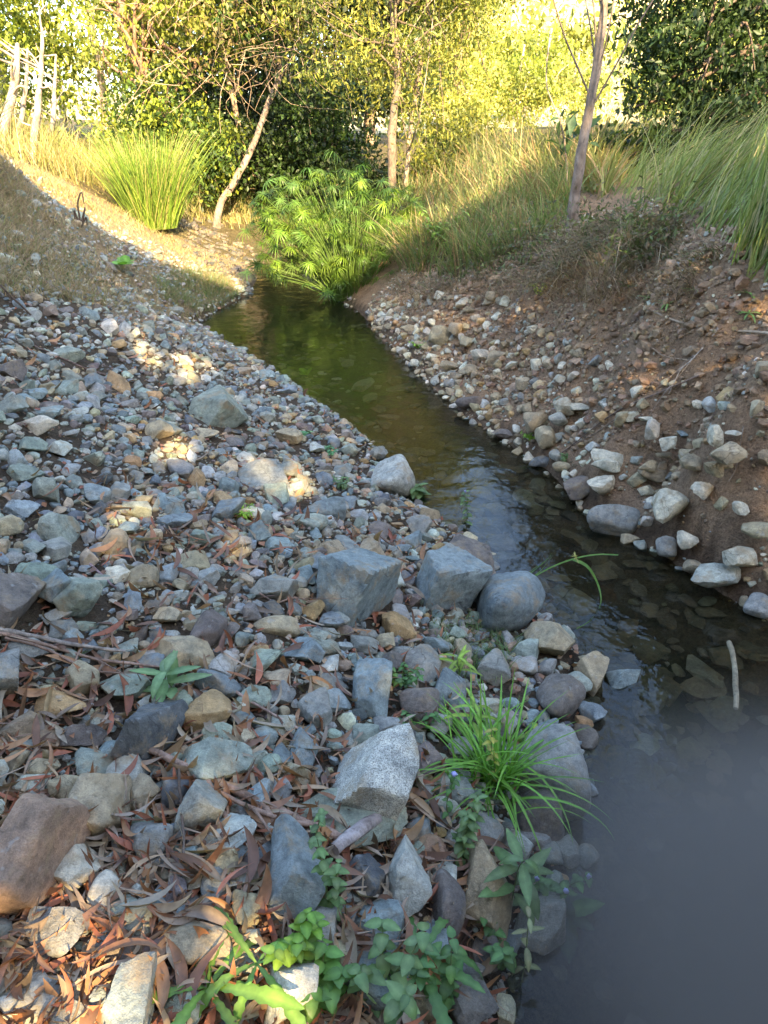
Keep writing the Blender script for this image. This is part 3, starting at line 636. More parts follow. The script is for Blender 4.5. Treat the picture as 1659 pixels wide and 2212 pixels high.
# stones on the creek bed
N4 = 2600; y4 = RS.uniform(.2, 9, N4); x4 = np.interp(y4, [-1, 2.8, 4.1, 5.5, 7.6, 9, 12], [1.6, 1.4, .9, .5, -.1, -.5, -.6])+RS.uniform(-1.3, 1.3, N4); s4 = poly_sd(x4, y4, WPOLY)
ok = (s4 < -.01) & ((y4 < 5.0) | (RS.uniform(size=N4) < .25)); x4, y4 = x4[ok], y4[ok]; r4 = np.exp(RS.normal(math.log(.045), .45, len(x4))).clip(.015, .12)
z4 = ground_z(x4, y4); r4 = np.minimum(r4, np.maximum(.02, -z4*1.2))
stones_stuff('creek_bed_stones', x4, y4, z4, r4, [(.20, .17, .12), (.15, .13, .09), (.24, .21, .16), (.12, .10, .08), (.28, .27, .23)], [3, 3, 2, 2, 1], flat=(.2, .4), sink=.4, tilt=.12, big=.055)

# ---------------------------------------------------------------- leaves
def leaf_verts(L, W, n=8, shape='lance', curl=.3, fold=.25, twist=0., side=0., serr=0., seed=0):
    r = np.random.RandomState(seed); t = np.linspace(0, 1, n+1)
    if shape == 'lance': w = np.sin(np.pi*t**.85)**.8
    elif shape == 'ovate': w = np.sin(np.pi*t**.62)**.75
    elif shape == 'round': w = np.sqrt(np.clip(1-(2*t-1)**2, 0, 1))
    elif shape == 'strap': w = np.clip(t*8, 0.25, 1)*(1-t**2.4)**.9
    elif shape == 'lobed': w = (.12+.88*t**.9)*np.clip((1-t)*3.2, 0, 1)**.6*(.8+.17*(2*np.abs(((t*8) % 1)-.5)*2-1)*(1-.3*t))
    w = w*W/2*(1+serr*np.where(np.arange(n+1) % 2 == 0, 1, -1)); w[-1] = 0
    if shape != 'strap': w[0] = min(w[0], W*.03)
    a = curl*t*1.6; x = side*L*np.sin(np.pi*t)*.3; y = np.concatenate([[0], np.cumsum(np.cos((a[1:]+a[:-1])/2))])*L/n; z = -np.concatenate([[0], np.cumsum(np.sin((a[1:]+a[:-1])/2))])*L/n
    tw = twist*t; V = []
    V.append(np.stack([x, y, z], -1))
    for sg in (-1, 1):
        wx = sg*w*np.cos(tw); wz = sg*w*np.sin(tw)+w*fold; V.append(np.stack([x+wx, y, z+wz], -1))
    m = n+1; i = np.arange(n)
    q = np.concatenate([np.stack([i, i+m, i+1+m, i+1], -1), np.stack([i, i+1, i+1+2*m, i+2*m], -1)])
    return np.concatenate(V), q[:, ::-1]
DRYC = [(.29, .13, .065), (.34, .18, .09), (.21, .105, .06), (.34, .23, .14), (.25, .185, .14), (.15, .08, .055), (.34, .27, .20), (.31, .11, .06)]
DRYN = ['red brown', 'light brown', 'dark brown', 'tan', 'grey brown', 'dark', 'pale', 'reddish']
def dry_mesh(k):
    r = np.random.RandomState(900+k)
    V, q = leaf_verts(1, r.choice([.07, .10, .12, .15, .19]), 7, 'lance', r.uniform(-.9, .9), r.uniform(.0, .9), r.uniform(-1.6, 1.6), r.uniform(-.6, .6))
    V[:, 1] -= .5; V[:, 2] += .02; return V, q
def litter_pts(n, ybias, wts):
    out = []
    while len(out) < n:
        px = random.uniform(-150, 1050); py = random.uniform(700, 2260)
        # litter lies thick low in the frame and along a band mid bank
        wt = .10+.9*max(0, min(1, (py-1250)/500))
        wt += .8*math.exp(-((py-(1120+px*.12))/90)**2)*(px > 200)
        if px > 900: wt *= .5
        if random.random() > wt: continue
        out.append((px, py))
    return out
def surf(px, py):
    P, t = hit(px, py); return P, t
DM = [make_mesh('dry_leaf', *dry_mesh(k), M_DRYO, None, True) for k in range(14)]
GL = 'fallen dry leaves on the gravel bank'
for k, (px, py) in enumerate(litter_pts(240, 1, None)):
    px = min(max(px, 12), 1040); py = min(py, 2195)
    P, t = surf(px, py); L = random.uniform(.09, .17)*(1.15 if py > 1700 else 1); ci = random.randrange(8)
    lab = auto_label([f'{sz} {DRYN[ci]} dry leaf' for sz in (['long', 'curled'] if L > .13 else ['short', 'curled'])], px, py)
    o = link('dry_leaf', random.choice(DM), None, None, lab, 'leaf', GL, None, hue(DRYC[ci], .12))
    o.scale = (L,)*3; o.location = (P[0], P[1], P[2]+random.uniform(.012, .045)); o.rotation_euler = (random.gauss(0, .3), random.gauss(0, .45), random.uniform(0, 6.28))
g = Geo(); pts = np.array(litter_pts(3500, 1, None)); D = ray(pts[:, 0], pts[:, 1])
z = np.full(len(pts), .35)
for it in range(6):
    Pp = CAM+D*((z-CAMZ)/D[:, 2])[:, None]; z = .5*z+.5*ground_z(Pp[:, 0], Pp[:, 1])
Pp[:, 2] = ground_z(Pp[:, 0], Pp[:, 1])+np.abs(RS.normal(.012, .014, len(Pp))); okm = (Pp[:, 2] > .04) & (poly_sd(Pp[:, 0], Pp[:, 1], WPOLY) > .03)
Pp = Pp[okm]; nn = len(Pp); Lr = RS.uniform(.05, .15, nn); Mt = rotmats(nn, .45)*Lr[:, None, None]; Cc = np.array(DRYC)[RS.randint(0, 8, nn)]*(1+RS.uniform(-.3, .3, (nn, 1)))
vi = RS.randint(0, 8, nn)
for k in range(8):
    V, q = dry_mesh(k+20); m = vi == k; g.add(*scatter(V, q, Mt[m], Pp[m], Cc[m]))
# crumbled leaves, bark strips
yg = .2+6.5*RS.uniform(0, 1, 9000)**1.2; xg = RS.uniform(-1, 1, 9000)*(.8+yg*.6); ok = left_bank(xg, yg) & (poly_sd(xg, yg, WPOLY) > .03); xg, yg = xg[ok], yg[ok]; nn = len(xg)
Pp = np.stack([xg, yg, ground_z(xg, yg)+RS.uniform(.003, .03, nn)], -1); Mt = rotmats(nn, .5)*RS.uniform(.012, .035, nn)[:, None, None]; Cc = np.array(DRYC)[RS.randint(0, 8, nn)]*(1+RS.uniform(-.3, .3, (nn, 1)))
g.add(*scatter(np.array([(-.3, -.4, 0), (.35, -.3, .1), (.2, .5, -.05), (-.25, .35, .1)]), np.array([[0, 1, 2, 3]]), Mt, Pp, Cc))
V, q = leaf_verts(1, .05, 8, 'strap', .3, .5, .8, .3); nn = 260; pts = np.array(litter_pts(nn, 1, None)); Pp = atz(pts[:, 0], pts[:, 1], .42); Pp[:, 2] = ground_z(Pp[:, 0], Pp[:, 1])+.03
g.add(*scatter(V, q, rotmats(nn, .2)*RS.uniform(.09, .22, nn)[:, None, None], Pp, np.array([(.34, .24, .17), (.26, .16, .11)])[RS.randint(0, 2, nn)]))
link('leaf_litter', g.mesh('leaf_litter', M_DRY, True), kind='stuff')

# ---------------------------------------------------------------- sticks and fallen branches
def stick(name, label, cat, pix, r0, r1_, colr, lift=.03, twigs=0, seed=0, n=26, group=None, zs=None, wz=None):
    P = []
    for k, (a, b) in enumerate(pix):
        p, t = hit(a, b); l = zs[k] if zs else lift
        p = p+(CAM-p)/np.linalg.norm(CAM-p)*l*1.3; p = p if wz is None else atz(np.float64(a), np.float64(b), wz); P.append(p)
    C = curve(P, n, .006, seed); root = thing(name, label, cat, C[0], group); C0 = C-C[0]
    g = Geo(); g.tube(C0, np.linspace(r0, r1_, n), colr, 8, seed, .25); link('main_stem', g.mesh('main_stem', M_BARK, True), root)
    r = np.random.RandomState(seed)
    for k in range(twigs):
        i = r.randint(3, n-3); d = C0[min(i+3, n-1)]-C0[i]; d /= np.linalg.norm(d); side = np.cross(d, (0, 0, 1))*r.choice([-1, 1]); L = r.uniform(.1, .28)
        Q = curve([C0[i], C0[i]+(d*.6+side*.5)*L*.5+[0, 0, .015], C0[i]+(d*1.0+side*.7)*L+[0, 0, r.uniform(-.01, .03)]], 8)
        g = Geo(); g.tube(Q, np.linspace(r1_*.9, r1_*.3, 8), colr, 5, seed+k); link('twig', g.mesh('twig', M_BARK, True), root)
    return root
BR = (.30, .20, .145); GR_ = (.30, .26, .22); DK = (.10, .07, .05)
stick('fallen_branch', 'long brown fallen branch running down right across the foreground stones', 'branch', [(285, 1605), (390, 1650), (480, 1690), (590, 1745), (700, 1795), (735, 1815)], .009, .013, BR, .05, 2, 1)
stick('fallen_branch', 'thinner brown branch lying beside the long fallen branch', 'branch', [(420, 1675), (520, 1735), (610, 1770), (700, 1785)], .005, .007, BR, .055, 1, 2)
stick('stick', 'thick grey brown stick reaching in from the left edge', 'stick', [(-40, 1350), (60, 1372), (150, 1390), (270, 1408)], .009, .005, GR_, .06, 0, 3, group='bundle of sticks at the left edge')
stick('stick', 'brown stick below the thick one, ending near the pale stone', 'stick', [(-20, 1362), (100, 1392), (200, 1422), (350, 1440)], .007, .004, BR, .05, 1, 4, group='bundle of sticks at the left edge')
stick('stick', 'lowest thin stick of the bundle by the left edge', 'stick', [(10, 1378), (110, 1408), (190, 1445), (260, 1452)], .005, .003, BR, .05, 0, 5, group='bundle of sticks at the left edge')
stick('bark_chunk', 'short pale flaking dead branch piece leaning on the green slab', 'wood', [(722, 1838), (765, 1800), (815, 1765)], .016, .019, (.36, .31, .29), .08, 0, 6, n=12)
stick('stick', 'dark thin stick poking up at the left on the upper gravel', 'stick', [(0, 615), (40, 655), (82, 695)], .006, .006, DK, .02, 0, 7, zs=[.25, .12, .0])
stick('stick', 'long thin brown stick lying across the upper gravel', 'stick', [(70, 745), (170, 790), (260, 818), (340, 840)], .006, .004, (.16, .11, .09), .02, 1, 8)
stick('root', 'long pale root lying over the dirt bank at the right', 'root', [(1412, 672), (1450, 690), (1530, 712), (1600, 716), (1700, 722)], .006, .007, (.36, .28, .2), .02, 0, 9)
stick('fallen_branch', 'thin dark branch slanting down the dirt bank to the water', 'branch', [(1510, 812), (1420, 850), (1330, 890), (1250, 950), (1205, 985)], .005, .003, (.17, .12, .09), .03, 3, 10)
stick('stick', 'pale brown stick lying parallel to the dark branch on the dirt bank', 'stick', [(1400, 840), (1330, 905), (1260, 950), (1215, 975)], .003, .0025, (.3, .23, .17), .02, 1, 11)
stick('root', 'small bleached forked root tangle hanging on the dirt bank', 'root', [(1520, 750), (1495, 775), (1470, 800), (1445, 850)], .003, .002, (.4, .35, .3), .03, 6, 12)
stick('root', 'thin pale root hanging down near the right edge of the bank', 'root', [(1605, 920), (1600, 960), (1590, 1010), (1575, 1040)], .003, .002, (.4, .32, .25), .02, 0, 13)
stick('root', 'short brown root sticking out in the hollow of the bank', 'root', [(1410, 752), (1440, 770), (1485, 778)], .004, .003, (.33, .24, .16), .03, 0, 14)
stick('stick', 'pale peeled stick standing out of the shallow water at the right', 'stick', [(1576, 1388), (1585, 1430), (1590, 1480), (1588, 1530)], .012, .010, (.27, .23, .15), .0, 0, 15, n=14, wz=.004)
stick('twig', 'thin dark upright twig beside the tall grey block', 'twig', [(385, 1660), (388, 1720), (392, 1790), (393, 1850)], .004, .003, DK, .08, 0, 16)
stick('twig', 'pale bent twig among the leaves left of the sedge', 'twig', [(490, 1480), (560, 1525), (640, 1570), (690, 1600)], .005, .003, (.35, .25, .2), .04, 1, 17)
stick('twig', 'thin brown twig above the flat topped blue stone', 'twig', [(560, 1280), (600, 1300), (640, 1290), (700, 1310)], .003, .002, BR, .04, 1, 18)
stick('twig', 'short grey twig below the rounded green stone', 'twig', [(185, 1210), (215, 1240), (250, 1270)], .006, .004, (.28, .2, .2), .04, 0, 19)

# ---------------------------------------------------------------- small plants
def leafmesh(name, *a, mat=None, **k):
    V, q = leaf_verts(*a, **k); m = len(V)//3; c = np.ones((len(V), 3)); c[:m] = (1.5, 1.35, 1.5); c[m:] = .88
    return make_mesh(name, V, q, mat or M_LEAFO, c, True)
LM = {'ovate': [leafmesh('leaf', 1, .62, 10, 'ovate', c, .12, serr=.05, seed=3) for c in (.2, .5, .8)], 'lance': [leafmesh('leaf', 1, .30, 12, 'lance', c, .15, serr=.04) for c in (.1, .5, .9)],
      'narrow': [leafmesh('leaf', 1, .17, 10, 'lance', c, .2) for c in (.2, .6, 1.0)], 'round': [leafmesh('leaf', 1, .9, 10, 'round', c, .08) for c in (.1, .4)],
      'lobed': [leafmesh('leaf', 1, .24, 32, 'lobed', c, .22) for c in (.5, .9, 1.2)], 'blade': [leafmesh('blade', 1, w, 12, 'strap', c, .35, tw) for w, c, tw in ((.018, 1.0, .3), (.016, .6, -.4), (.02, 1.4, .5), (.017, .3, .2))]}
def put_leaf(parent, kind, pos, az, pitch, L, colr, roll=0., name='leaf', w=1.):
    if kind == 'ovate' and L > .03: L *= .78
    o = link(name, random.choice(LM[kind]), parent, None, None, None, None, pos, colr)
    o.rotation_mode = 'ZXY' if False else 'XYZ'
    R = Matrix.Rotation(az, 3, 'Z') @ Matrix.Rotation(pitch, 3, 'X') @ Matrix.Rotation(roll, 3, 'Y')
    o.rotation_euler = R.to_euler(); o.scale = (L*w, L, L); return o
def herb(label, px, py, H, kind='ovate', nodes=6, L=.05, colr=(.10, .20, .05), lean=(0, 0), stems=1, group=None, seed=0, flower=False, cat='plant', name='herb', spread=.5, rad=.0016, wild=.25):
    r = random.Random(seed+int(px)); P, t = hit(px, py); root = thing(name, label, cat, (P[0], P[1], P[2]-.005), group)
    nodes = int(nodes*1.4+.5)
    for s in range(stems):
        a = r.uniform(0, 6.28); sp = spread*(s > 0 or stems > 2)*r.uniform(.5, 1); h = H*r.uniform(.7, 1.05)
        d = np.array([math.cos(a)*sp+lean[0], math.sin(a)*sp+lean[1], 0])*h
        C = curve([(0, 0, 0), d*.25+[r.uniform(-.1, .1)*h, 0, h*.4], d*.65+[0, r.uniform(-.1, .1)*h, h*.75], d+np.array([0, 0, h*.95])], 14)
        g = Geo(); g.tube(C, np.linspace(rad*1.3, rad*.6, 14), (.16, .20, .08), 5); link('stem', g.mesh('stem', M_LEAF, True), root)
        az0 = r.uniform(0, 3.14)
        for k in range(nodes):
            f = .15+.85*(k+1)/nodes; p = C[min(13, int(f*13))]; az0 += 1.57+r.uniform(-.3, .3); sz = L*(1.1-.55*abs(f-.55))*r.uniform(.8, 1.15)
            for q in (0, 1):
                put_leaf(root, kind, p, az0+q*math.pi+r.uniform(-.2, .2), r.uniform(-.25, .6)-wild+.15, sz, hue(colr, .16, r))
        if flower:
            g = Geo(); D, Fx = ICO[2]; g.add(D*.007*(1+.5*RS.uniform(-1, 1, (len(D), 1)))+C[-1]+[0, 0, .004], Fx, (.45, .45, .85)); link('flower', g.mesh('flower', M_LEAF), root)
    return root
def rosette(label, px, py, R, n=8, kind='lobed', colr=(.12, .24, .04), group=None, seed=0, pitch=(.15, .9), cat='plant', name='leaf_rosette', w=1., lift=0.):
    r = random.Random(seed+int(px)); P, t = hit(px, py); root = thing(name, label, cat, (P[0], P[1], P[2]+.02+lift), group); a = r.uniform(0, 6.28)
    for k in range(n):
        a += 2*math.pi/n*r.uniform(.7, 1.3); put_leaf(root, kind, (0, 0, 0), a, r.uniform(*pitch), R*r.uniform(.7, 1.1), hue(colr, .14, r), r.uniform(-.3, .3), w=w)
    return root
def tuft(label, px, py, H, n, colr, group=None, name='sedge_tuft', seed=0, spread=.03, cat='sedge', tilt=(.7, 1.5), lean=None, w=1.):
    r = random.Random(seed); P, t = hit(px, py); root = thing(name, label, cat, (P[0], P[1], P[2]), group)
    for k in range(n):
        a = r.uniform(0, 6.28); put_leaf(root, 'blade', (r.gauss(0, spread), r.gauss(0, spread), 0), a, r.uniform(*tilt), H*r.uniform(.55, 1.1), hue(colr, .2, r), r.uniform(-.4, .4), 'blade', w)
    return root
GRN = (.09, .19, .055); YG = (.22, .34, .05); LG = (.12, .20, .075)
rosette('bright lobed leaf rosette in sunlight at the bottom edge', 455, 2165, .22, 9, 'lobed', (.13, .25, .04), seed=1, lift=.03)
rosette('second lobed leaf rosette growing right behind the bright one', 560, 2120, .20, 6, 'lobed', (.11, .22, .04), seed=5, lift=.04)
rosette('lobed leaf rosette in shade right of the blue stone', 905, 2105, .24, 9, 'lobed', GRN, seed=2, pitch=(.4, 1.2), lift=.02)
rosette('low leafy rosette in the lens blur near the water', 1215, 1990, .13, 8, 'lance', GRN, seed=3, w=1.4, lift=.02)
herb('broad leaf seedling with pale green toothed leaves behind the dark upright stone', 368, 1512, .12, 'lance', 4, .12, (.16, .27, .12), seed=1, name='seedling', wild=.1)
herb('tall yellow green seedling with drooping narrow leaves above the sedge', 985, 1470, .13, 'narrow', 4, .11, YG, seed=2, name='seedling', stems=1, wild=-.2)
herb('yellow green seedling standing in the middle of the sedge tuft', 1020, 1590, .15, 'narrow', 4, .10, YG, seed=3, name='seedling')
herb('yellow green seedling at the right side of the sedge tuft', 1150, 1620, .14, 'narrow', 4, .11, YG, seed=4, name='seedling')
herb('large leaved weed with long pale stem beside the blurred water', 1095, 1990, .34, 'lance', 5, .115, LG, seed=5, lean=(.1, 0))
herb('bare stemmed weed rising tall near the bottom of the lens blur', 1120, 2150, .42, 'lance', 3, .05, (.2, .22, .1), seed=6)
herb('lilac flowered herb growing at the water behind the purple boulder', 1000, 1150, .30, 'ovate', 7, .055, LG, seed=7, flower=True)
herb('leafy herb beside the smooth pale boulder at the water', 905, 1090, .15, 'ovate', 4, .10, LG, seed=8, stems=2)
herb('weed with small toothed leaves by the water mid bank', 740, 1060, .10, 'ovate', 5, .035, LG, seed=9, stems=5, spread=.9)
herb('low green weed spreading over the gravel near the water', 655, 945, .07, 'ovate', 3, .05, (.10, .26, .10), seed=10, stems=5, spread=1.3)
herb('second low green weed right of the first near the water', 715, 985, .06, 'ovate', 3, .045, (.10, .26, .10), seed=11, stems=4, spread=1.3)
herb('small bright green fern among stones in the middle of the bank', 528, 1118, .06, 'narrow', 6, .035, (.2, .38, .04), seed=12, stems=6, spread=1.1, name='fern')
rosette('round leaved seedling with big shiny leaves on the dry slope', 275, 600, .16, 6, 'round', (.15, .33, .04), seed=13, pitch=(.1, .8), name='seedling', w=.9, lift=.12)
rosette('two leaved bright seedling at the water edge mid bank', 662, 828, .10, 3, 'round', (.2, .42, .03), seed=14, pitch=(.2, .9), name='seedling', lift=.06)
herb('trailing weed with heart shaped leaves right of the sunlit block', 715, 2010, .25, 'ovate', 8, .042, LG, seed=15, lean=(-.1, .2), stems=2, flower=False, spread=.35)
herb('bushy weed in sunlight below the sunlit block', 640, 2085, .16, 'ovate', 6, .05, (.15, .28, .04), seed=16, stems=5)
herb('round leaved weed at the bottom edge by the lobed rosette', 690, 2175, .15, 'ovate', 5, .065, (.11, .23, .05), seed=17, stems=4)
herb('weed with clustered heart leaves at the bottom edge center', 830, 2180, .20, 'ovate', 5, .06, LG, seed=18, stems=4)
herb('weed fading into the lens blur at the bottom edge', 960, 2190, .20, 'ovate', 5, .055, GRN, seed=19, stems=4)
herb('trailing weed climbing the tall tan boulder', 1005, 1870, .24, 'ovate', 9, .045, LG, seed=20, stems=2, lean=(0, .1), spread=.3)
herb('lilac flowered weed left of the sedge base', 975, 1780, .20, 'ovate', 4, .03, GRN, seed=21, flower=True, stems=1)
herb('lilac flowered weed hanging over the blurred water', 1190, 1940, .16, 'ovate', 4, .045, GRN, seed=22, flower=True, stems=3, spread=.8)
herb('weed in the lens blur below the flowered weed', 1080, 2080, .18, 'ovate', 5, .05, GRN, seed=23, stems=4)
herb('second bushy weed with tiny leaves beside the granite boulder', 870, 1480, .10, 'ovate', 5, .028, (.08, .18, .05), seed=24, stems=6, spread=1)
herb('dark small leaved weed left of the sedge tuft', 900, 1590, .10, 'ovate', 4, .03, (.08, .18, .05), seed=25, stems=5, spread=1)
herb('upright weed in the sedge with yellow tips', 1050, 1720, .32, 'ovate', 6, .035, (.3, .32, .06), seed=26)
tuft('dense green sedge tuft with arching blades beside the large edge boulder', 1058, 1700, .40, 150, (.13, .29, .04), seed=1, spread=.035, w=1.4)
sb = aty(np.float64(1120), np.float64(1262), 3.0); sedge = thing('arching_sedge', 'arching sedge with a yellow seed head bending over the water behind the mottled boulder', 'sedge', sb)
for pp, yy_ in (([(1125, 1262), (1165, 1235), (1190, 1205), (1208, 1178)], (3.0, 2.95, 2.9, 2.85)), ([(1120, 1258), (1150, 1235), (1180, 1210), (1196, 1190)], (3.0, 2.97, 2.95, 2.9)), ([(1128, 1262), (1185, 1228), (1240, 1207), (1290, 1198), (1335, 1199)], (3.0, 2.85, 2.75, 2.7, 2.65)), ([(1238, 1208), (1270, 1225), (1292, 1265), (1297, 1305), (1275, 1340), (1245, 1358)], (2.75, 2.7, 2.65, 2.6, 2.57, 2.54)), ([(1122, 1266), (1140, 1240), (1160, 1222)], (3.0, 3.0, 3.0))):
    C = curve([aty(np.float64(a), np.float64(b), yy_[k]) for k, (a, b) in enumerate(pp)], 18)-sb; w_ = np.linspace(.0055, .002, 18)[:, None]*np.array([[.5, .3, 1.]]); V = np.concatenate([C-w_, C+w_+[.001, 0, .001]]); i = np.arange(17)
    link('blade', make_mesh('blade', V, np.stack([i, i+1, i+19, i+18], -1), M_LEAF, (.15, .27, .06)), sedge)
g = Geo()
for k in range(14): V, q = leaf_verts(random.uniform(.02, .035), .005, 4, 'lance', .4, .2); Rm = np.array(Euler((random.uniform(-.3, 1.3), 0, random.uniform(0, 6.28))).to_matrix()); g.add(V@Rm.T+(aty(np.float64(1243), np.float64(1204), 2.74)-sb), q, (.42, .38, .12))
link('seed_head', g.mesh('seed_head', M_LEAF), sedge)
for k, (a, b, lab) in enumerate([(1400, 655, 'low green weed in the dirt left on the bank top'), (1440, 668, 'green weed beside the pale root on the bank'), (1500, 640, 'small weed patch on the bank top middle'), (1610, 645, 'weed below the tall grass at right'),
                                 (1615, 690, 'lowest weed near the right end of the pale root'), (1355, 628, 'pale small weed left on the bank top')]):
    rosette(lab, a, b, .085, 8, 'narrow', (.15, .27, .08), 'small weeds on the bank top', seed=30+k, pitch=(.1, .7), lift=.01)
herb('bright mossy green tuft at the foot of the dirt bank', 1150, 950, .05, 'ovate', 4, .022, (.20, .36, .04), seed=36, stems=14, spread=1.6)
herb('bright green weed low on the far end of the dirt bank', 905, 752, .07, 'ovate', 4, .03, (.20, .36, .05), seed=37, stems=12, spread=1.8)
herb('small green weed by the water under the pale slab stone', 1220, 1000, .07, 'ovate', 4, .03, LG, seed=38, stems=3)
herb('yellowing leaf sprig on the upper dirt bank', 1165, 640, .12, 'ovate', 4, .05, (.28, .32, .06), seed=39, stems=3, spread=.9)
herb('bright leafy shrub seedling in the grass right of the papyrus', 950, 560, .55, 'ovate', 6, .12, (.2, .33, .05), seed=40, stems=7, spread=.6, rad=.005)
herb('tiny seedling in the grass hummock by the boulder', 680, 1905, .26, 'ovate', 6, .03, LG, seed=41, stems=1, lean=(.1, 0))
herb('two leaf sprout left of the rounded green stone', 175, 1435, .05, 'narrow', 2, .06, LG, seed=42, name='seedling')
def blades_stuff(name, X, Y, Z, Hh, colA, lean=(0, 0), curl=.8, w=.006, segs=4, rs=RS, mat=None, parent=None, kind='stuff', spread=.35, **kw):
    n = len(X); t = np.linspace(0, 1, segs+1); az = rs.uniform(0, 2*math.pi, n); PP = np.stack([X, Y, Z*0], -1); lx = np.cos(az)*rs.uniform(0, spread, n)*1.2+lean[0]*(1+1.2*fbm(PP*2.5, 51, 2))+fbm(PP*1.7, 52, 2)*.5*min(1, spread*2); ly = np.sin(az)*rs.uniform(0, spread, n)*1.2+lean[1]+fbm(PP*1.7, 53, 2)*.5*min(1, spread*2)
    H = Hh*rs.uniform(.45, 1.2, n)*np.clip(1+1.1*fbm(PP*1.3, 54, 2), .35, 1.5); b = rs.uniform(.4, 1.3, n)*curl
    cx = X[:, None]+H[:, None]*(lx[:, None]*t+lx[:, None]*b[:, None]*t**2.2); cy = Y[:, None]+H[:, None]*(ly[:, None]*t+ly[:, None]*b[:, None]*t**2.2)
    cz = Z[:, None]+H[:, None]*(t*1.0-.35*(b*np.hypot(lx, ly))[:, None]*t**2.4)
    fa = rs.uniform(0, math.pi, n); ww = w*rs.uniform(.6, 1.3, n)[:, None]*(1-t**2)[None, :]+.0004
    A = np.stack([cx-np.cos(fa)[:, None]*ww, cy-np.sin(fa)[:, None]*ww, cz], -1); B = np.stack([cx+np.cos(fa)[:, None]*ww, cy+np.sin(fa)[:, None]*ww, cz], -1)
    V = np.stack([A, B], 2).reshape(-1, 3); m = 2*(segs+1); i = (np.arange(segs)*2)[None, :]+(np.arange(n)*m)[:, None]; i = i.ravel()
    q = np.stack([i, i+1, i+3, i+2], -1); C = np.asarray(colA)[rs.randint(0, len(colA), n)]*(1+rs.uniform(-.25, .25, (n, 1))); C = np.repeat(C, m, 0)
    return link(name, make_mesh(name, V, q, mat or M_LEAF, C, False), parent, kind, **kw)
def pix_region(n, poly, zguess=None, iters=8):
    poly = np.array(poly, float); lo, hi = poly.min(0), poly.max(0); out = []
    p = np.stack([RS.uniform(lo[0], hi[0], n*3), RS.uniform(lo[1], hi[1], n*3)], -1); p = p[in_poly(p[:, 0], p[:, 1], poly)][:n]
    D = ray(p[:, 0], p[:, 1]); tt = np.concatenate([np.arange(1, 12, .06), np.arange(12, 40, .3)]); res = np.full(len(p), 40.)
    done = np.zeros(len(p), bool)
    for t in tt:
        q = CAM+D[~done]*t; h = q[:, 2] <= gfast(q[:, 0], q[:, 1]); ids = np.nonzero(~done)[0][h]; res[ids] = t; done[ids] = True
        if done.all(): break
    P = (CAM+D*res[:, None])[done]; return P[:, 0], P[:, 1], ground_z(P[:, 0], P[:, 1]), p[done]
P, t = hit(175, 492); dw = thing('dead_weed', 'dark dead drooping weed standing on the shaded left slope', 'weed', P)
for k, pp in enumerate([[(175, 492), (172, 470), (168, 440), (176, 414), (182, 440)], [(175, 490), (180, 465), (184, 448), (181, 470)], [(173, 488), (165, 468), (160, 455), (163, 478)], [(176, 490), (186, 470), (188, 486)]]):
    C = curve([aty(np.float64(a), np.float64(b), P[1]+.01*k) for a, b in pp], 14)-P; g = Geo(); g.tube(C, np.linspace(.014, .006, 14), DK, 5, k, .2); link('stalk', g.mesh('stalk', M_BARK, True), dw)
# fine grass hummock by the round boulder
X, Y, Z, _ = pix_region(650, [(930, 1350), (1050, 1340), (1110, 1400), (1090, 1480), (990, 1480), (950, 1420)])
blades_stuff('fine_grass', X, Y, Z, .10, [(.10, .2, .06), (.16, .24, .09), (.2, .2, .1)], curl=1.4, w=.0012, spread=.9)

LEAF_Q = np.array([(-.0, -.5, 0), (.28, .0, .08), (0, .5, -.05), (-.28, .0, .08)]); LEAF_F = np.array([[0, 1, 2], [0, 2, 3]])
def leaves_at(P, size, cols, rs, tilt=1.0, narrow=1., cid=None):
    n = len(P); M = rotmats(n, tilt, rs)*(size*rs.uniform(.6, 1.3, n))[:, None, None]; cid = np.arange(n) if cid is None else cid; m_ = int(cid.max())+1
    C = (np.array(cols)[rs.randint(0, len(cols), m_)]*(1+rs.uniform(-.4, .4, (m_, 1))))[cid]*(1+rs.uniform(-.2, .2, (n, 1)))
    q = LEAF_Q*[narrow, 1, 1]; return scatter(q, LEAF_F, M, P, C)
# ---------------------------------------------------------------- grass
DRYG = [(.36, .29, .18), (.42, .34, .22), (.30, .22, .14), (.22, .24, .10), (.34, .24, .16)]; GG = [(.13, .20, .06), (.16, .24, .07), (.22, .25, .08), (.10, .16, .05)]
X, Y, Z, p = pix_region(17000, [(-100, 340), (0, 340), (200, 430), (330, 480), (450, 500), (540, 560), (560, 600), (470, 670), (420, 700), (200, 660), (-100, 640)])
blades_stuff('dry_grass', X, Y, Z, .085, DRYG, curl=1.5, w=.0022, spread=.9, segs=3)
X, Y, Z, p = pix_region(2600, [(330, 600), (450, 580), (520, 640), (460, 680), (360, 660)])
blades_stuff('green_grass', X, Y, Z, .13, [(.12, .18, .06), (.15, .22, .07), (.25, .22, .12)], curl=1.3, w=.002, spread=.8, segs=3)
X, Y, Z, p = pix_region(7500, [(1230, 380), (1300, 420), (1400, 450), (1550, 530), (1600, 620), (1800, 660), (2100, 640), (2100, 330), (1300, 330)])
blades_stuff('tall_grass', X, Y, Z, .62, [(.22, .28, .08), (.27, .32, .10), (.31, .34, .14), (.16, .22, .07), (.42, .37, .22)], lean=(.28, -.12), curl=1.1, w=.0042, spread=.30, segs=5)
X, Y, Z, p = pix_region(4200, [(860, 590), (860, 430), (1000, 380), (1230, 400), (1240, 470), (1150, 545), (980, 610)])
blades_stuff('bank_grass', X, Y, Z, .45, [(.17, .22, .08), (.22, .26, .09), (.32, .27, .14), (.26, .17, .10), (.14, .2, .07)], lean=(-.08, -.12), curl=1.0, w=.0065, spread=.5, segs=4)
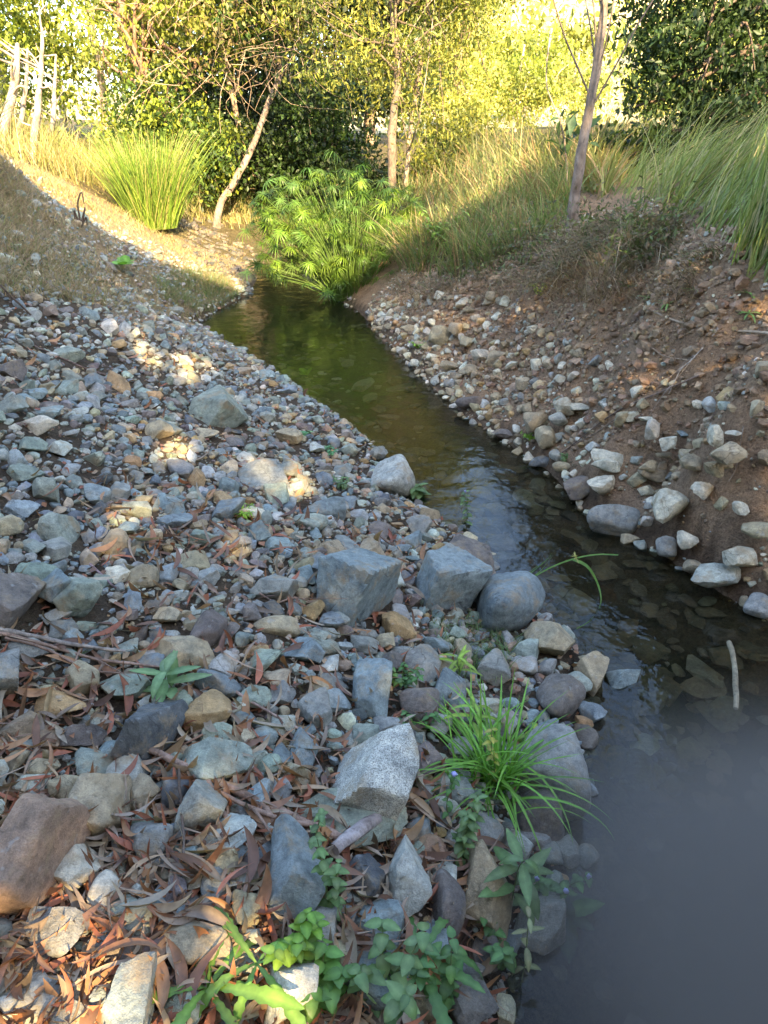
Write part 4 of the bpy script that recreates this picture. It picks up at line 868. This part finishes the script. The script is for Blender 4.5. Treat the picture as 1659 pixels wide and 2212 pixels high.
X, Y, Z, p = pix_region(2600, [(840, 610), (1000, 580), (1150, 540), (1240, 500), (1450, 480), (1580, 570), (1500, 600), (1300, 600), (1150, 625), (1000, 630), (870, 660)])
blades_stuff('trailing_dead_grass', X, Y, Z, .14, [(.20, .15, .10), (.26, .20, .14), (.15, .11, .08), (.30, .25, .18), (.12, .15, .06)], lean=(-.3, -.5), curl=1.5, w=.003, spread=1.3, segs=4)
X, Y, Z, p = pix_region(3500, [(560, 500), (560, 430), (900, 400), (900, 520), (640, 560)])
blades_stuff('shaded_grass', X, Y, Z, .4, [(.10, .14, .04), (.14, .17, .05), (.2, .17, .09)], curl=1.0, w=.006, spread=.5)
X, Y, Z, p = pix_region(7000, [(-200, 345), (0, 335), (100, 375), (240, 430), (430, 490), (560, 500), (560, 440), (200, 330), (-200, 280)])
blades_stuff('straw_grass', X, Y, Z, .55, [(.34, .28, .12), (.28, .26, .09), (.20, .22, .07), (.40, .33, .2)], curl=.8, w=.006, spread=.4)
def undergrowth(name, n, poly, size, h, cols):
    X, Y, Z, p = pix_region(n, poly); k = fbm(np.stack([X, Y, Z*0], -1)*1.6, 61, 2) > -.15; X, Y, Z = X[k], Y[k], Z[k]
    P = np.repeat(np.stack([X, Y, Z], -1), 7, 0); P = P+RS.normal(size=P.shape)*[.05, .05, .0]; P[:, 2] += np.abs(RS.normal(0, h, len(P)))
    V, Fx, Cc = leaves_at(P, size, cols, RS, 1., .7, np.arange(len(P))//7); link(name, make_mesh(name, V, Fx, M_LEAF, Cc), kind='stuff')
undergrowth('low_weeds', 1100, [(850, 600), (860, 440), (1000, 390), (1230, 400), (1240, 480), (1500, 500), (1560, 570), (1300, 590), (1150, 600), (980, 610)], .05, .12, [(.10, .14, .05), (.15, .18, .07), (.2, .15, .1), (.12, .10, .07)])
undergrowth('slope_weeds', 500, [(0, 430), (200, 520), (420, 560), (480, 640), (200, 640), (0, 600)], .03, .03, [(.12, .16, .07), (.2, .17, .12), (.3, .22, .15)])
X, Y, Z, p = pix_region(2500, [(900, 400), (1240, 330), (1400, 340), (1300, 430), (1240, 410), (1000, 390)])
blades_stuff('meadow_grass', X, Y, Z, .6, [(.30, .28, .12), (.24, .26, .09), (.36, .24, .13), (.18, .2, .07)], curl=1.0, w=.010, spread=.5)
X, Y, Z, p = pix_region(420, [(380, 480), (470, 480), (560, 555), (545, 585), (480, 600), (400, 545)])
stones_stuff('far_gravel', X, Y, Z-.01, RS.uniform(.02, .07, len(X)), [(.10, .09, .075), (.13, .11, .08), (.07, .07, .065)], [1, 1, 1], big=1)
X, Y, Z, p = pix_region(5000, [(0, 345), (100, 370), (240, 430), (430, 500), (540, 560), (480, 600), (300, 505), (100, 418)])
blades_stuff('sunlit_straw', X, Y, Z, .10, [(.4, .32, .18), (.34, .28, .12), (.26, .26, .1)], curl=1.4, w=.004, spread=.8, segs=3)
X, Y, Z, p = pix_region(1300, [(860, 650), (1000, 632), (1150, 622), (1300, 605), (1500, 612), (1500, 660), (1300, 680), (1150, 660), (1000, 665), (880, 680)])
blades_stuff('hanging_roots', X, Y, Z+.03, .17, [(.20, .13, .085), (.30, .22, .15), (.13, .09, .06), (.36, .29, .2)], lean=(-.35, -.7), curl=1.6, w=.0018, spread=.9, segs=5)
# roots fringe hanging in the hollow of the dirt bank
X, Y, Z, p = pix_region(500, [(1250, 640), (1500, 660), (1480, 780), (1350, 760), (1240, 700)])
blades_stuff('hair_roots', X, Y, Z+.02, .10, [(.22, .15, .1), (.3, .22, .15)], lean=(-.5, -.9), curl=1.5, w=.0012, spread=.6)

# ---------------------------------------------------------------- clumps: vetiver-like tuft, papyrus
def clump(label, px, py, Hh, n, R, cols, name='grass_clump', cat='grass clump', spread=.35, w=.008, curl=.35, group=None):
    P, t = hit(px, py); root = thing(name, label, cat, P, group); a = RS.uniform(0, 6.28, n); r = R*np.sqrt(RS.uniform(0, 1, n)); X = np.cos(a)*r; Y = np.sin(a)*r
    t_ = np.linspace(0, 1, 6); lx = X/R*spread+RS.normal(0, .17, n); ly = Y/R*spread+RS.normal(0, .13, n); H = Hh*RS.uniform(.3, 1.05, n)
    for nm, sel in (('blades', np.ones(n, bool)),):
        cx = X[:, None]+H[:, None]*(lx[:, None]*t_+curl*lx[:, None]*t_**3); cy = Y[:, None]+H[:, None]*(ly[:, None]*t_+curl*ly[:, None]*t_**3); cz = H[:, None]*(t_*1.0-.1*t_**3)
        fa = RS.uniform(0, math.pi, n); ww = w*(1-t_**3)[None]*RS.uniform(.7, 1.2, n)[:, None]+.001
        A = np.stack([cx-np.cos(fa)[:, None]*ww, cy-np.sin(fa)[:, None]*ww, cz], -1); B = np.stack([cx+np.cos(fa)[:, None]*ww, cy+np.sin(fa)[:, None]*ww, cz], -1)
        V = np.stack([A, B], 2).reshape(-1, 3); i = ((np.arange(5)*2)[None]+(np.arange(n)*12)[:, None]).ravel()
        C = np.repeat(np.array(cols)[RS.randint(0, len(cols), n)]*(1+RS.uniform(-.2, .2, (n, 1))), 12, 0)
        link(nm, make_mesh(nm, V, np.stack([i, i+1, i+3, i+2], -1), M_LEAF, C), root, 'stuff')
    return root
clump('large bright yellow green grass clump in full sun on the left slope', 335, 492, 1.6, 1500, .36, [(.18, .27, .04), (.22, .3, .05), (.13, .22, .03), (.3, .28, .1), (.10, .17, .03)], w=.006, spread=.27)
clump('smaller straw green grass clump beside the dead white trunks', 100, 335, .6, 260, .2, [(.25, .28, .08), (.3, .28, .12)], w=.006, spread=.5)
# papyrus
P, t = hit(752, 655); pap = thing('umbrella_papyrus', 'big umbrella papyrus clump leaning over the far end of the creek', 'papyrus', (P[0], P[1]+.3, .0)); PB = np.array([P[0], P[1]+.3, 0.])
def umbel(k):
    r = np.random.RandomState(40+k); g = Geo(); n = 24
    for a in range(n):
        V, q = leaf_verts(r.uniform(.17, .25), .012, 6, 'strap', r.uniform(.5, 1.3), .2); th = 2*math.pi*a/n+r.uniform(-.1, .1); ph = r.uniform(-.1, .35)
        R = np.array(Matrix.Rotation(th, 3, 'Z') @ Matrix.Rotation(ph, 3, 'X')); g.add(V@R.T, q, np.array((1, 1, 1.))*r.uniform(.8, 1.2))
    return g.mesh('umbel', None, False)
UM = [umbel(k) for k in range(6)]
for m in UM: m.materials.append(M_LEAFO)
for k in range(330):
    a = random.uniform(0, 6.28); rr = random.random()**.5; H = random.uniform(.25+.2*(1-rr), 1.85)*(1-.3*rr); tip = np.array([math.cos(a)*rr*1.15-.2, math.sin(a)*rr*.6, H])
    b = np.array([math.cos(a)*rr*.25, math.sin(a)*rr*.2, 0]); C = curve([b, b*.6+tip*.4+[0, 0, .18*H], tip], 9); g = Geo(); g.tube(C, np.linspace(.005, .0035, 9), (.13, .22, .05), 4)
    link('stalk', g.mesh('stalk', M_LEAF, True), pap)
    o = link('umbel', random.choice(UM), pap, None, None, None, None, tip, hue(random.choice([(.11, .20, .03), (.15, .24, .03), (.09, .17, .04)]), .2))
    o.rotation_euler = (random.gauss(0, .3)-math.sin(a)*rr*.6, random.gauss(0, .3)+math.cos(a)*rr*.6, random.uniform(0, 6)); s = random.uniform(.65, 1.0); o.scale = (s, s, s)

# ---------------------------------------------------------------- trees
def crown_points(blobs, n, rs, clump=.22, per=22, shell=.5):
    out = []; vol = np.array([b[3]*b[4]*b[5] for b in blobs]); vol = vol**.75/np.sum(vol**.75)
    for b, f in zip(blobs, vol):
        m = max(2, int(n*f/per)); d = rs.normal(size=(m, 3)); d /= np.linalg.norm(d, axis=1)[:, None]; r = rs.uniform(0, 1, m)**shell
        c = np.array(b[:3])+d*r[:, None]*np.array(b[3:6]); sz = clump*rs.uniform(.6, 1.4, m)
        p = np.repeat(c, per, 0)+rs.normal(size=(m*per, 3))*np.repeat(sz, per)[:, None]*[1, 1, .6]; out.append(p)
    return np.concatenate(out)
def tree(name, label, cat, path, r0, r1_, bark, blobs, nleaf, lsize, cols, seed, branches=9, group=None, clump=.22, filt=None, tilt=1., bare=0, narrow=1., per=34, bt=1., b0i=8):
    rs = np.random.RandomState(seed); C = curve(path, 30, r0*.35, seed); base = C[0].copy(); root = thing(name, label, cat, base, group)
    g = Geo(); g.tube(C-base, np.linspace(r0, r1_, 30)*(1+.35*np.exp(-np.arange(30)/1.5)), bark, 12, seed, .22); link('trunk', g.mesh('trunk', M_BARK, True), root)
    for k in range(branches):
        b = blobs[k % len(blobs)]; i = rs.randint(b0i, 28); p0 = C[i]; e = np.array(b[:3])+rs.uniform(-.7, .7, 3)*np.array(b[3:6]); m = (p0+e)/2+rs.normal(0, .12, 3)*np.linalg.norm(e-p0)
        Q = curve([p0, m, e], 12, .02, seed+k); g = Geo(); rr = r1_*.55*bt; g.tube(Q-base, np.linspace(rr, rr*.25, 12), bark, 6, seed, .1)
        for q in range(3):
            j = rs.randint(4, 11); dd = rs.normal(0, .35, 3)*np.linalg.norm(e-p0)*.5; g.tube(curve([Q[j], Q[j]+dd*.5+[0, 0, .05], Q[j]+dd], 6)-base, np.linspace(rr*.4, rr*.12, 6), bark, 4)
        link('branch', g.mesh('branch', M_BARK, True), root)
    if bare:
        g = Geo()
        for k in range(bare):
            b = blobs[rs.randint(len(blobs))]; p = np.array(b[:3])+rs.uniform(-1, 1, 3)*np.array(b[3:6]); L = rs.uniform(.5, 1.3); d = rs.normal(0, 1, 3); d[2] -= .5; d /= np.linalg.norm(d)
            c2 = curve([p, p+d*L*.5+rs.normal(0, .12, 3), p+d*L+rs.normal(0, .25, 3)], 9, .03, k); g.tube(c2-base, np.linspace(.006, .002, 9), bark, 4)
        link('bare_twigs', g.mesh('bare_twigs', M_BARK, True), root, 'stuff')
    if nleaf:
        P = crown_points(blobs, nleaf, rs, clump*.9, per)
        cid = np.arange(len(P))//per
        if filt is not None: kk = filt(P); P = P[kk]; cid = cid[kk]
        V, Fx, Cc = leaves_at(P-base, lsize, cols, rs, tilt, narrow, cid); link('crown', make_mesh('crown', V, Fx, M_LEAF, Cc), root)
    return root
def pb(px, py, Y, rx, ry, rz): p = aty(np.float64(px), np.float64(py), Y); return (p[0], p[1], p[2], rx, ry, rz)
def gp(px, Y):
    x = (px-829.5)/F*(Y*cp+.3); return np.array([x, Y, float(ground_z(np.array([x]), np.array([Y]))[0])-.05])
OL = [(.15, .17, .03), (.20, .21, .035), (.10, .13, .025), (.25, .25, .05)]; DG = [(.03, .06, .012), (.045, .085, .018), (.025, .05, .012), (.09, .15, .03)]  # DG: dark greens, lowered further so the thicket reads as shaded
BG = [(.20, .25, .03), (.25, .29, .04), (.14, .18, .025)]; YL = [(.36, .37, .08), (.30, .34, .07), (.40, .38, .12), (.2, .25, .06)]; VD = [(.022, .04, .010), (.03, .05, .012), (.018, .03, .010)]; BW = [(.16, .12, .05), (.2, .16, .07), (.1, .09, .03)]  # VD: near black greens standing in for deep shade in the thicket
GB = 'trees on the far side of the creek'
# olive tree in the middle
c0 = gp(850, 13.0)
tree('olive_leaved_tree', 'olive leaved tree with straight grey trunk in the middle behind the papyrus', 'tree', [c0, aty(np.float64(846), np.float64(300), 13), aty(np.float64(858), np.float64(150), 13.1), aty(np.float64(848), np.float64(0), 13.2), aty(np.float64(860), np.float64(-250), 13.4)], .072, .045, (.14, .11, .08),
     [pb(760, 120, 13.2, .9, .9, .8), pb(960, 120, 13.3, 1.1, .9, .9), pb(720, -60, 13, 1.1, 1, .9), pb(980, -80, 13.2, 1.2, 1, .9), pb(850, -300, 13.4, 1.8, 1.5, 1.3), pb(940, 270, 13.4, .8, .7, .6), pb(1020, -20, 13.2, .6, .7, .9)],
     20000, .085, OL, 1, 22, GB, b0i=14, bt=.8, clump=.2, narrow=.55)
tree('slim_tree', 'second slim pale stem right beside the olive leaved tree', 'tree', [gp(875, 13.6), aty(np.float64(885), np.float64(300), 13.6), aty(np.float64(905), np.float64(150), 13.6), aty(np.float64(925), np.float64(0), 13.6)], .04, .025, (.3, .24, .18), [pb(930, -60, 13.7, .8, .7, .7)], 1500, .10, OL, 2, 5, GB)
# leaning tree
l0 = gp(455, 15.5)
lp = [l0]+[aty(np.float64(a), np.float64(b), 15.5+k*.1) for k, (a, b) in enumerate([(475, 445), (505, 395), (536, 338), (558, 285), (578, 230), (605, 160), (600, 40)])]
tree('leaning_tree', 'leaning tree with a pale sunlit trunk curving right over the creek', 'tree', lp, .075, .045, (.22, .175, .14), [pb(560, 40, 16, 1.0, 1, .8), pb(650, -100, 16, 1.4, 1.2, 1), pb(520, -180, 16, 1.3, 1, .9)], 9000, .12, DG, 3, 8, GB, b0i=21, bt=.7)
# dead posts
def dead(label, pts, Y, r0, seed):
    path = [gp(pts[0][0], Y)]+[aty(np.float64(a), np.float64(b), Y) for a, b in pts[1:]]; C = curve(path, 20, .02, seed); rs = np.random.RandomState(seed); root = thing('dead_tree', label, 'dead tree', C[0], 'bleached dead trees on the left slope')
    g = Geo(); g.tube(C-C[0], np.linspace(r0, r0*.3, 20), (.30, .26, .22), 9, seed, .15); link('trunk', g.mesh('trunk', M_BARK, True), root)
    for k in range(6):
        i = rs.randint(4, 20); d = np.array([rs.choice([-1, 1])*rs.uniform(.1, .55), rs.uniform(-.2, .2), rs.uniform(-.05, .5)]); g = Geo(); g.tube(curve([C[i], C[i]+d*.6+rs.normal(0, .06, 3), C[i]+d+rs.normal(0, .05, 3)], 8)-C[0], np.linspace(r0*.28, r0*.06, 8), (.30, .26, .22), 6); link('branch', g.mesh('branch', M_BARK, True), root)
dead('thick bleached dead trunk at the far left edge', [(8, 310), (18, 240), (35, 160), (38, 95)], 13.5, .10, 1)
dead('slim bleached dead stem second from the left edge', [(48, 300), (52, 220), (58, 150), (60, 105)], 13.8, .05, 2)
dead('bleached dead stem third from the left edge', [(78, 300), (82, 230), (88, 170), (92, 60)], 13.6, .07, 3)
dead('faint bleached stem right of the others near the bright tree', [(112, 320), (115, 260), (118, 190), (122, 120)], 15, .06, 4)
# bright trees at left
for k, (px, Y, lab, cols, n) in enumerate([(40, 18, 'bright yellow green tree behind the dead trunks at far left', BG, 5000), (150, 22, 'hazy sunlit tree between the dead trunks and the dark thicket', YL, 2800), (240, 19, 'drooping sunlit gum sapling left of the dark thicket', YL, 2400), (-90, 16, 'leafy tree mostly beyond the left edge', BG, 6000)]):
    b0 = gp(px, Y); tree('sunlit_tree', lab, 'tree', [b0, b0+[.1, 0, 1.5], b0+[0, .1, 3], b0+[.2, 0, 5.5]], .09, .04, (.4, .33, .25), [pb(px, 220, Y, .9, .8, .6), pb(px-40, 100, Y, 1.3, 1, .8), pb(px+50, 120, Y+.5, 1, 1, .9), pb(px, -60, Y, 1.6, 1.4, 1.0)], n, .13, cols, 20+k, 8, GB, clump=.28)
# brown trunk tree with bare twigs
b0 = gp(330, 16.5)
tree('tangled_tree', 'dark leafy tree with a reddish leaning trunk and hanging tangled twigs', 'tree', [b0]+[aty(np.float64(a), np.float64(b), 16.2) for a, b in [(352, 260), (318, 190), (290, 120), (262, 50), (270, -80)]], .13, .08, (.28, .17, .11),
     [pb(290, 60, 16.4, 1.2, .9, .9), pb(430, 60, 16.2, 1.2, 1, 1), pb(400, -90, 16.3, 1.7, 1.2, 1), pb(250, -60, 16.3, 1.2, 1, .8)], 9000, .10, OL+BG, 5, 18, GB, bare=0)
b0 = gp(520, 15)
tree('twiggy_tree', 'tree of bare brown drooping twigs above the leaning trunk', 'tree', [b0+[0, 2.2, 0]]+[aty(np.float64(a), np.float64(b), 16.5) for a, b in [(500, 200), (480, 60), (500, -100)]], .06, .04, (.36, .27, .19), [pb(430, 60, 15.4, .9, .5, .9), pb(540, 30, 15.2, .9, .5, .9), pb(640, 60, 15.3, .8, .5, .9), pb(560, -60, 15.3, 1.2, .5, .6)], 1500, .10, OL+BW, 6, 10, GB, bare=170)
# thicket shrubs, deep shade put into the darkest leaf colours
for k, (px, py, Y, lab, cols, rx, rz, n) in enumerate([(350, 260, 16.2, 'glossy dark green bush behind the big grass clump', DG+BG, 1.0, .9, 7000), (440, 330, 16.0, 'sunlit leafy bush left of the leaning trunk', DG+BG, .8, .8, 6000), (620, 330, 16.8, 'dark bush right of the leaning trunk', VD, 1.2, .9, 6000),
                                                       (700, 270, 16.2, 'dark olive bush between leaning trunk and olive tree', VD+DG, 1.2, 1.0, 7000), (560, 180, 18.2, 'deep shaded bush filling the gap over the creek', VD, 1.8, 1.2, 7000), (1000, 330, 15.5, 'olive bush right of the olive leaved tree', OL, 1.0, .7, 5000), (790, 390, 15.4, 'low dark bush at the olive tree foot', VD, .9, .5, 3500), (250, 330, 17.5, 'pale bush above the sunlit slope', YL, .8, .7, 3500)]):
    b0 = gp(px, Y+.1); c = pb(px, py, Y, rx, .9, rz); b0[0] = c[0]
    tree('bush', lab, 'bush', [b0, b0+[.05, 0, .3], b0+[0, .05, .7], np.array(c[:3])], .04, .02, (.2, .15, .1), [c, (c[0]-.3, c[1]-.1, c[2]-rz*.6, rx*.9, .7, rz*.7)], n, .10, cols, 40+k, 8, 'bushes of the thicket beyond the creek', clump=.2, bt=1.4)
# back row, very dark leaves stand in for shade behind the gaps
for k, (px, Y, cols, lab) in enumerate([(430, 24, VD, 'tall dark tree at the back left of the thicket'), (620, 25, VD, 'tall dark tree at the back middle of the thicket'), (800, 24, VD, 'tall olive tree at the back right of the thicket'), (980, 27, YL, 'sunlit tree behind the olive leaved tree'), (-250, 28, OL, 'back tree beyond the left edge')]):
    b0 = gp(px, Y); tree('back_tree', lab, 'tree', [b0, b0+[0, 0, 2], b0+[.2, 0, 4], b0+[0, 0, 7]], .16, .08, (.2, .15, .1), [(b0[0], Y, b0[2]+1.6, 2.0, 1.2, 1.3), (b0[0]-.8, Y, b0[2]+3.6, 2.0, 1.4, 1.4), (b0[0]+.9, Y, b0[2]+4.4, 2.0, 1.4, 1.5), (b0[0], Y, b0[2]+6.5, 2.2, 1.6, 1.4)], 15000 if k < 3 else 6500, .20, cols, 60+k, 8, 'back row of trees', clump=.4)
# slender tree right
s0, _ = hit(1238, 500)
sp_ = [s0-[0, 0, .08]]+[s0*0+aty(np.float64(a), np.float64(b), s0[1]+.02*k) for k, (a, b) in enumerate([(1240, 440), (1250, 360), (1262, 290), (1280, 200), (1295, 110), (1302, 30), (1298, -60), (1290, -350)])]
tree('slender_tree', 'slender pale barked young tree leaning right on the dirt bank top', 'tree', sp_, .047, .031, (.20, .16, .13), [pb(1230, -330, s0[1], .8, .8, .5), pb(1400, -380, s0[1], .8, .8, .5), pb(1330, -450, s0[1], .9, .9, .5)], 2500, .10, OL, 7, 6, None, bt=.5)
tree('sapling', 'thin bare sapling with a few dark drooping leaves left of the slender tree', 'sapling', [gp(1225, 9.2)]+[aty(np.float64(a), np.float64(b), 9.2) for a, b in [(1222, 330), (1210, 260), (1180, 180), (1190, 60)]], .012, .006, (.3, .25, .2), [pb(1222, 290, 9.2, .12, .1, .18)], 26, .19, [(.05, .09, .04)], 8, 7, None, per=13, clump=.1, bt=1.2, narrow=.8)
# dark tree upper right
d0 = np.array([5.0, 9.6, float(ground_z(np.array([5.]), np.array([9.6]))[0])-.05])
tree('dark_leaved_tree', 'big dark leaved tree filling the upper right corner', 'tree', [d0, d0+[-.2, 0, 1.2], d0+[-.5, 0, 2.2], d0+[-.4, 0, 3.8]], .16, .09, (.12, .09, .07),
     [pb(1560, 120, 9.6, 1.0, .9, .8), pb(1450, 90, 9.5, .45, .6, .5), pb(1640, 230, 9.4, .9, .8, .45), pb(1500, 0, 9.6, .8, .9, .6), pb(1420, 190, 9.5, .32, .5, .3), pb(1600, -200, 9.7, 1.6, 1.2, .9), pb(1780, 100, 9.6, 1.2, 1, 1.3), pb(1500, 240, 9.5, .45, .5, .3)], 21000, .09, [(.03, .06, .02), (.045, .08, .025), (.025, .05, .018)], 9, 16, None, clump=.14, narrow=.8)
for k, (px, py, Y, n) in enumerate([(1370, 330, 10.5, 1500), (1480, 330, 11, 2500), (1600, 320, 10.5, 2500)]):
    c = pb(px, py, Y, .6, .5, .3); b0 = np.array([c[0], c[1], float(ground_z(np.array([c[0]]), np.array([c[1]]))[0])])
    tree('bush', ['small bush left below the dark leaved tree', 'bush under the dark leaved tree behind the tall grass', 'bush at right edge under the dark leaved tree'][k], 'bush', [b0, b0+[0, 0, .2], b0+[.05, 0, .4], np.array(c[:3])], .02, .01, (.2, .15, .1), [c], n, .09, DG+OL, 80+k, 5, 'bushes under the dark leaved tree')
# hillside trees, right and centre
hs = np.random.RandomState(5); hk = 0
HL = [(1010, 480), (1130, 420), (1200, 500), (1090, 560), (1380, 430), (1450, 480), (1560, 450), (1290, 460)]
places = []
for row, (Y, n) in enumerate([(24, 7), (30, 8), (38, 9), (48, 10), (60, 11)]):
    for k in range(n):
        px = 960+(k+.5)*(820/n)+hs.uniform(-25, 25); places.append((px, Y+hs.uniform(-2, 2), row))
rc = {}; ORD = ['first', 'second', 'third', 'fourth', 'fifth', 'sixth', 'seventh', 'eighth', 'ninth', 'tenth', 'eleventh']
rown = ['nearest', 'second', 'third', 'fourth', 'topmost']
for px, Y, row in places:
    if 1250 < px < 1400 and row >= 1: continue                   # the bright clearing on the slope
    b0 = gp(px, Y); s = .75+row*.28; cols = [YL, BG, OL, YL][hs.randint(4)]
    rc[row] = rc.get(row, 0)+1
    lab = f'{["yellow green", "bright green", "olive"][[YL, BG, OL].index(cols)]} hillside tree in the {rown[row]} row, {ORD[rc[row]-1]} from the left'
    H = s*hs.uniform(1.9, 2.8)
    tree('hillside_tree', lab, 'tree', [b0, b0+[.1, 0, H*.3], b0+[0, 0, H*.6], b0+[.1, 0, H]], .07*s, .03*s, (.45, .38, .3), [(b0[0], b0[1], b0[2]+H*.75, s*.95, s*.9, s*.7), (b0[0]-s*.6, b0[1]-.3, b0[2]+H*.5, s*.7, s*.6, s*.5), (b0[0]+s*.6, b0[1]-.2, b0[2]+H*.55, s*.7, s*.6, s*.5), (b0[0], b0[1]-.4, b0[2]+H*.25, s*.8, s*.5, s*.35)], 1600, .112+.04*row, cols, 200+hk, 3, 'trees on the sunlit hillside', clump=.22*s, per=15)
    hk += 1
# leafy masses far over the hill, reads as one wood
X = hs.uniform(-2, 70, 2500); Y = hs.uniform(46, 110, 2500); keepc = ~((X/Y > .28) & (X/Y < .36) & (Y < 76)); X, Y = X[keepc], Y[keepc]
Zc = ground_z(X, Y); P = np.repeat(np.stack([X, Y, Zc+1.3], -1), 18, 0); P = P+hs.normal(size=P.shape)*[1.1, 1.1, .9]
V, Fx, Cc = leaves_at(P, .6, YL+YL+OL+BG, hs, cid=np.arange(len(P))//18); link('hillside_wood', make_mesh('hillside_wood', V, Fx, M_LEAF, Cc), kind='stuff')

# ---------------------------------------------------------------- trees behind the photographer that shade the creek, with the gaps the light comes through
LIT = [[(-500, 250), (0, 350), (100, 418), (200, 470), (300, 505), (400, 548), (480, 600), (585, 640), (640, 540), (720, 470), (760, -200), (-500, -200)],
       [(225, 728), (300, 724), (450, 808), (440, 845), (330, 815)], [(280, 935), (400, 940), (450, 1015), (320, 1010)], [(535, 995), (650, 1020), (680, 1095), (560, 1070)], [(-80, 865), (30, 878), (45, 915), (-80, 910)],
       [(-400, 1760), (120, 1690), (250, 1690), (330, 1840), (420, 1900), (560, 1830), (640, 1840), (760, 1830), (740, 1990), (640, 2030), (680, 2120), (600, 2330), (-400, 2330)]]
def sunlit(P):
    n = len(P); G = P.copy(); done = np.zeros(n, bool)
    for zz in np.arange(2.6, -.3, -.06):
        q = P-((P[:, 2]-zz)/S[2])[:, None]*S; h = (~done) & (q[:, 2] <= gfast(q[:, 0], q[:, 1])) & (P[:, 2] > zz); G[h] = q[h]; done |= h
    G[~done] = (P-((P[:, 2]+.2)/S[2])[:, None]*S)[~done]
    u, v, d = proj(G); m = np.zeros(len(P), bool)
    jr = np.random.RandomState(3)
    for k, pl_ in enumerate(LIT):
        js = 26 if 0 < k < 5 else 6; k_in = in_poly(u+jr.normal(0, js, len(u)), v+jr.normal(0, js*.7, len(u)), pl_) & (d > .2)
        if k == 5: k_in &= fbm(np.stack([u/120, v/120, u*0], -1), 77, 2) > -.42
        m |= k_in
    m |= (G[:, 1] > 12.5) | ((G[:, 1] > 10.2) & (G[:, 0] < 1.3))
    return m
trunks = [(-6.8, -5.6), (-3.4, -6.6), (0., -5.8), (3.6, -6.8), (7.2, -6.0), (10.8, -6.6)]
names = ['shade tree far left behind the camera', 'shade tree left behind the camera', 'shade tree just left behind the camera', 'shade tree straight behind the camera', 'shade tree right behind the camera', 'shade tree far right behind the camera']
for k, (tx, ty) in enumerate(trunks):
    z0 = float(ground_z(np.array([tx]), np.array([ty]))[0]); b0 = np.array([tx, ty, z0-.05])
    blobs = [(tx+dx, ty+dy, z, 2.0, 1.3, 1.2) for dx, dy, z in ((-.7, 0, 2.6), (.8, .2, 3.2), (-.6, -.2, 5.0), (.7, 0, 5.8), (0, .2, 7.4), (-.6, 0, 8.8), (.6, .1, 9.6))]
    tree('shade_tree', names[k], 'tree', [b0, b0+[.1, 0, 3], b0+[-.1, 0, 6], b0+[0, .1, 9.5]], .2, .08, (.25, .2, .16), blobs, 15000, .27, OL+DG, 300+k, 8, 'trees behind the photographer', clump=.35, filt=lambda P: ~sunlit(P), tilt=1.2)

# ---------------------------------------------------------------- grey volume added in place of a blurred finger near the lens
c = atz(np.float64(1800), np.float64(2350), .1)
D, Fx = ICO[4]
mm = bpy.data.materials.new('lens_blur'); mm.use_nodes = True; nt = mm.node_tree; nt.nodes.remove(nt.nodes['Principled BSDF'])
vol = nt.nodes.new('ShaderNodeVolumePrincipled'); vol.inputs['Color'].default_value = (.30, .275, .25, 1); vol.inputs['Anisotropy'].default_value = 0.
tc = nt.nodes.new('ShaderNodeTexCoord'); gr = nt.nodes.new('ShaderNodeTexGradient'); gr.gradient_type = 'QUADRATIC_SPHERE'; nt.links.new(tc.outputs['Object'], gr.inputs[0])
mt = nt.nodes.new('ShaderNodeMath'); mt.operation = 'MULTIPLY'; mt.inputs[1].default_value = 14.0; nt.links.new(gr.outputs['Fac'], mt.inputs[0]); nt.links.new(mt.outputs[0], vol.inputs['Density'])
nt.links.new(vol.outputs[0], nt.nodes['Material Output'].inputs['Volume'])
lens_blur = link('lens_blur', make_mesh('lens_blur', D, Fx, mm), kind='stuff', loc=(c[0]+.12, c[1]+.1, .25)); lens_blur.scale = (.95, .95, .6)
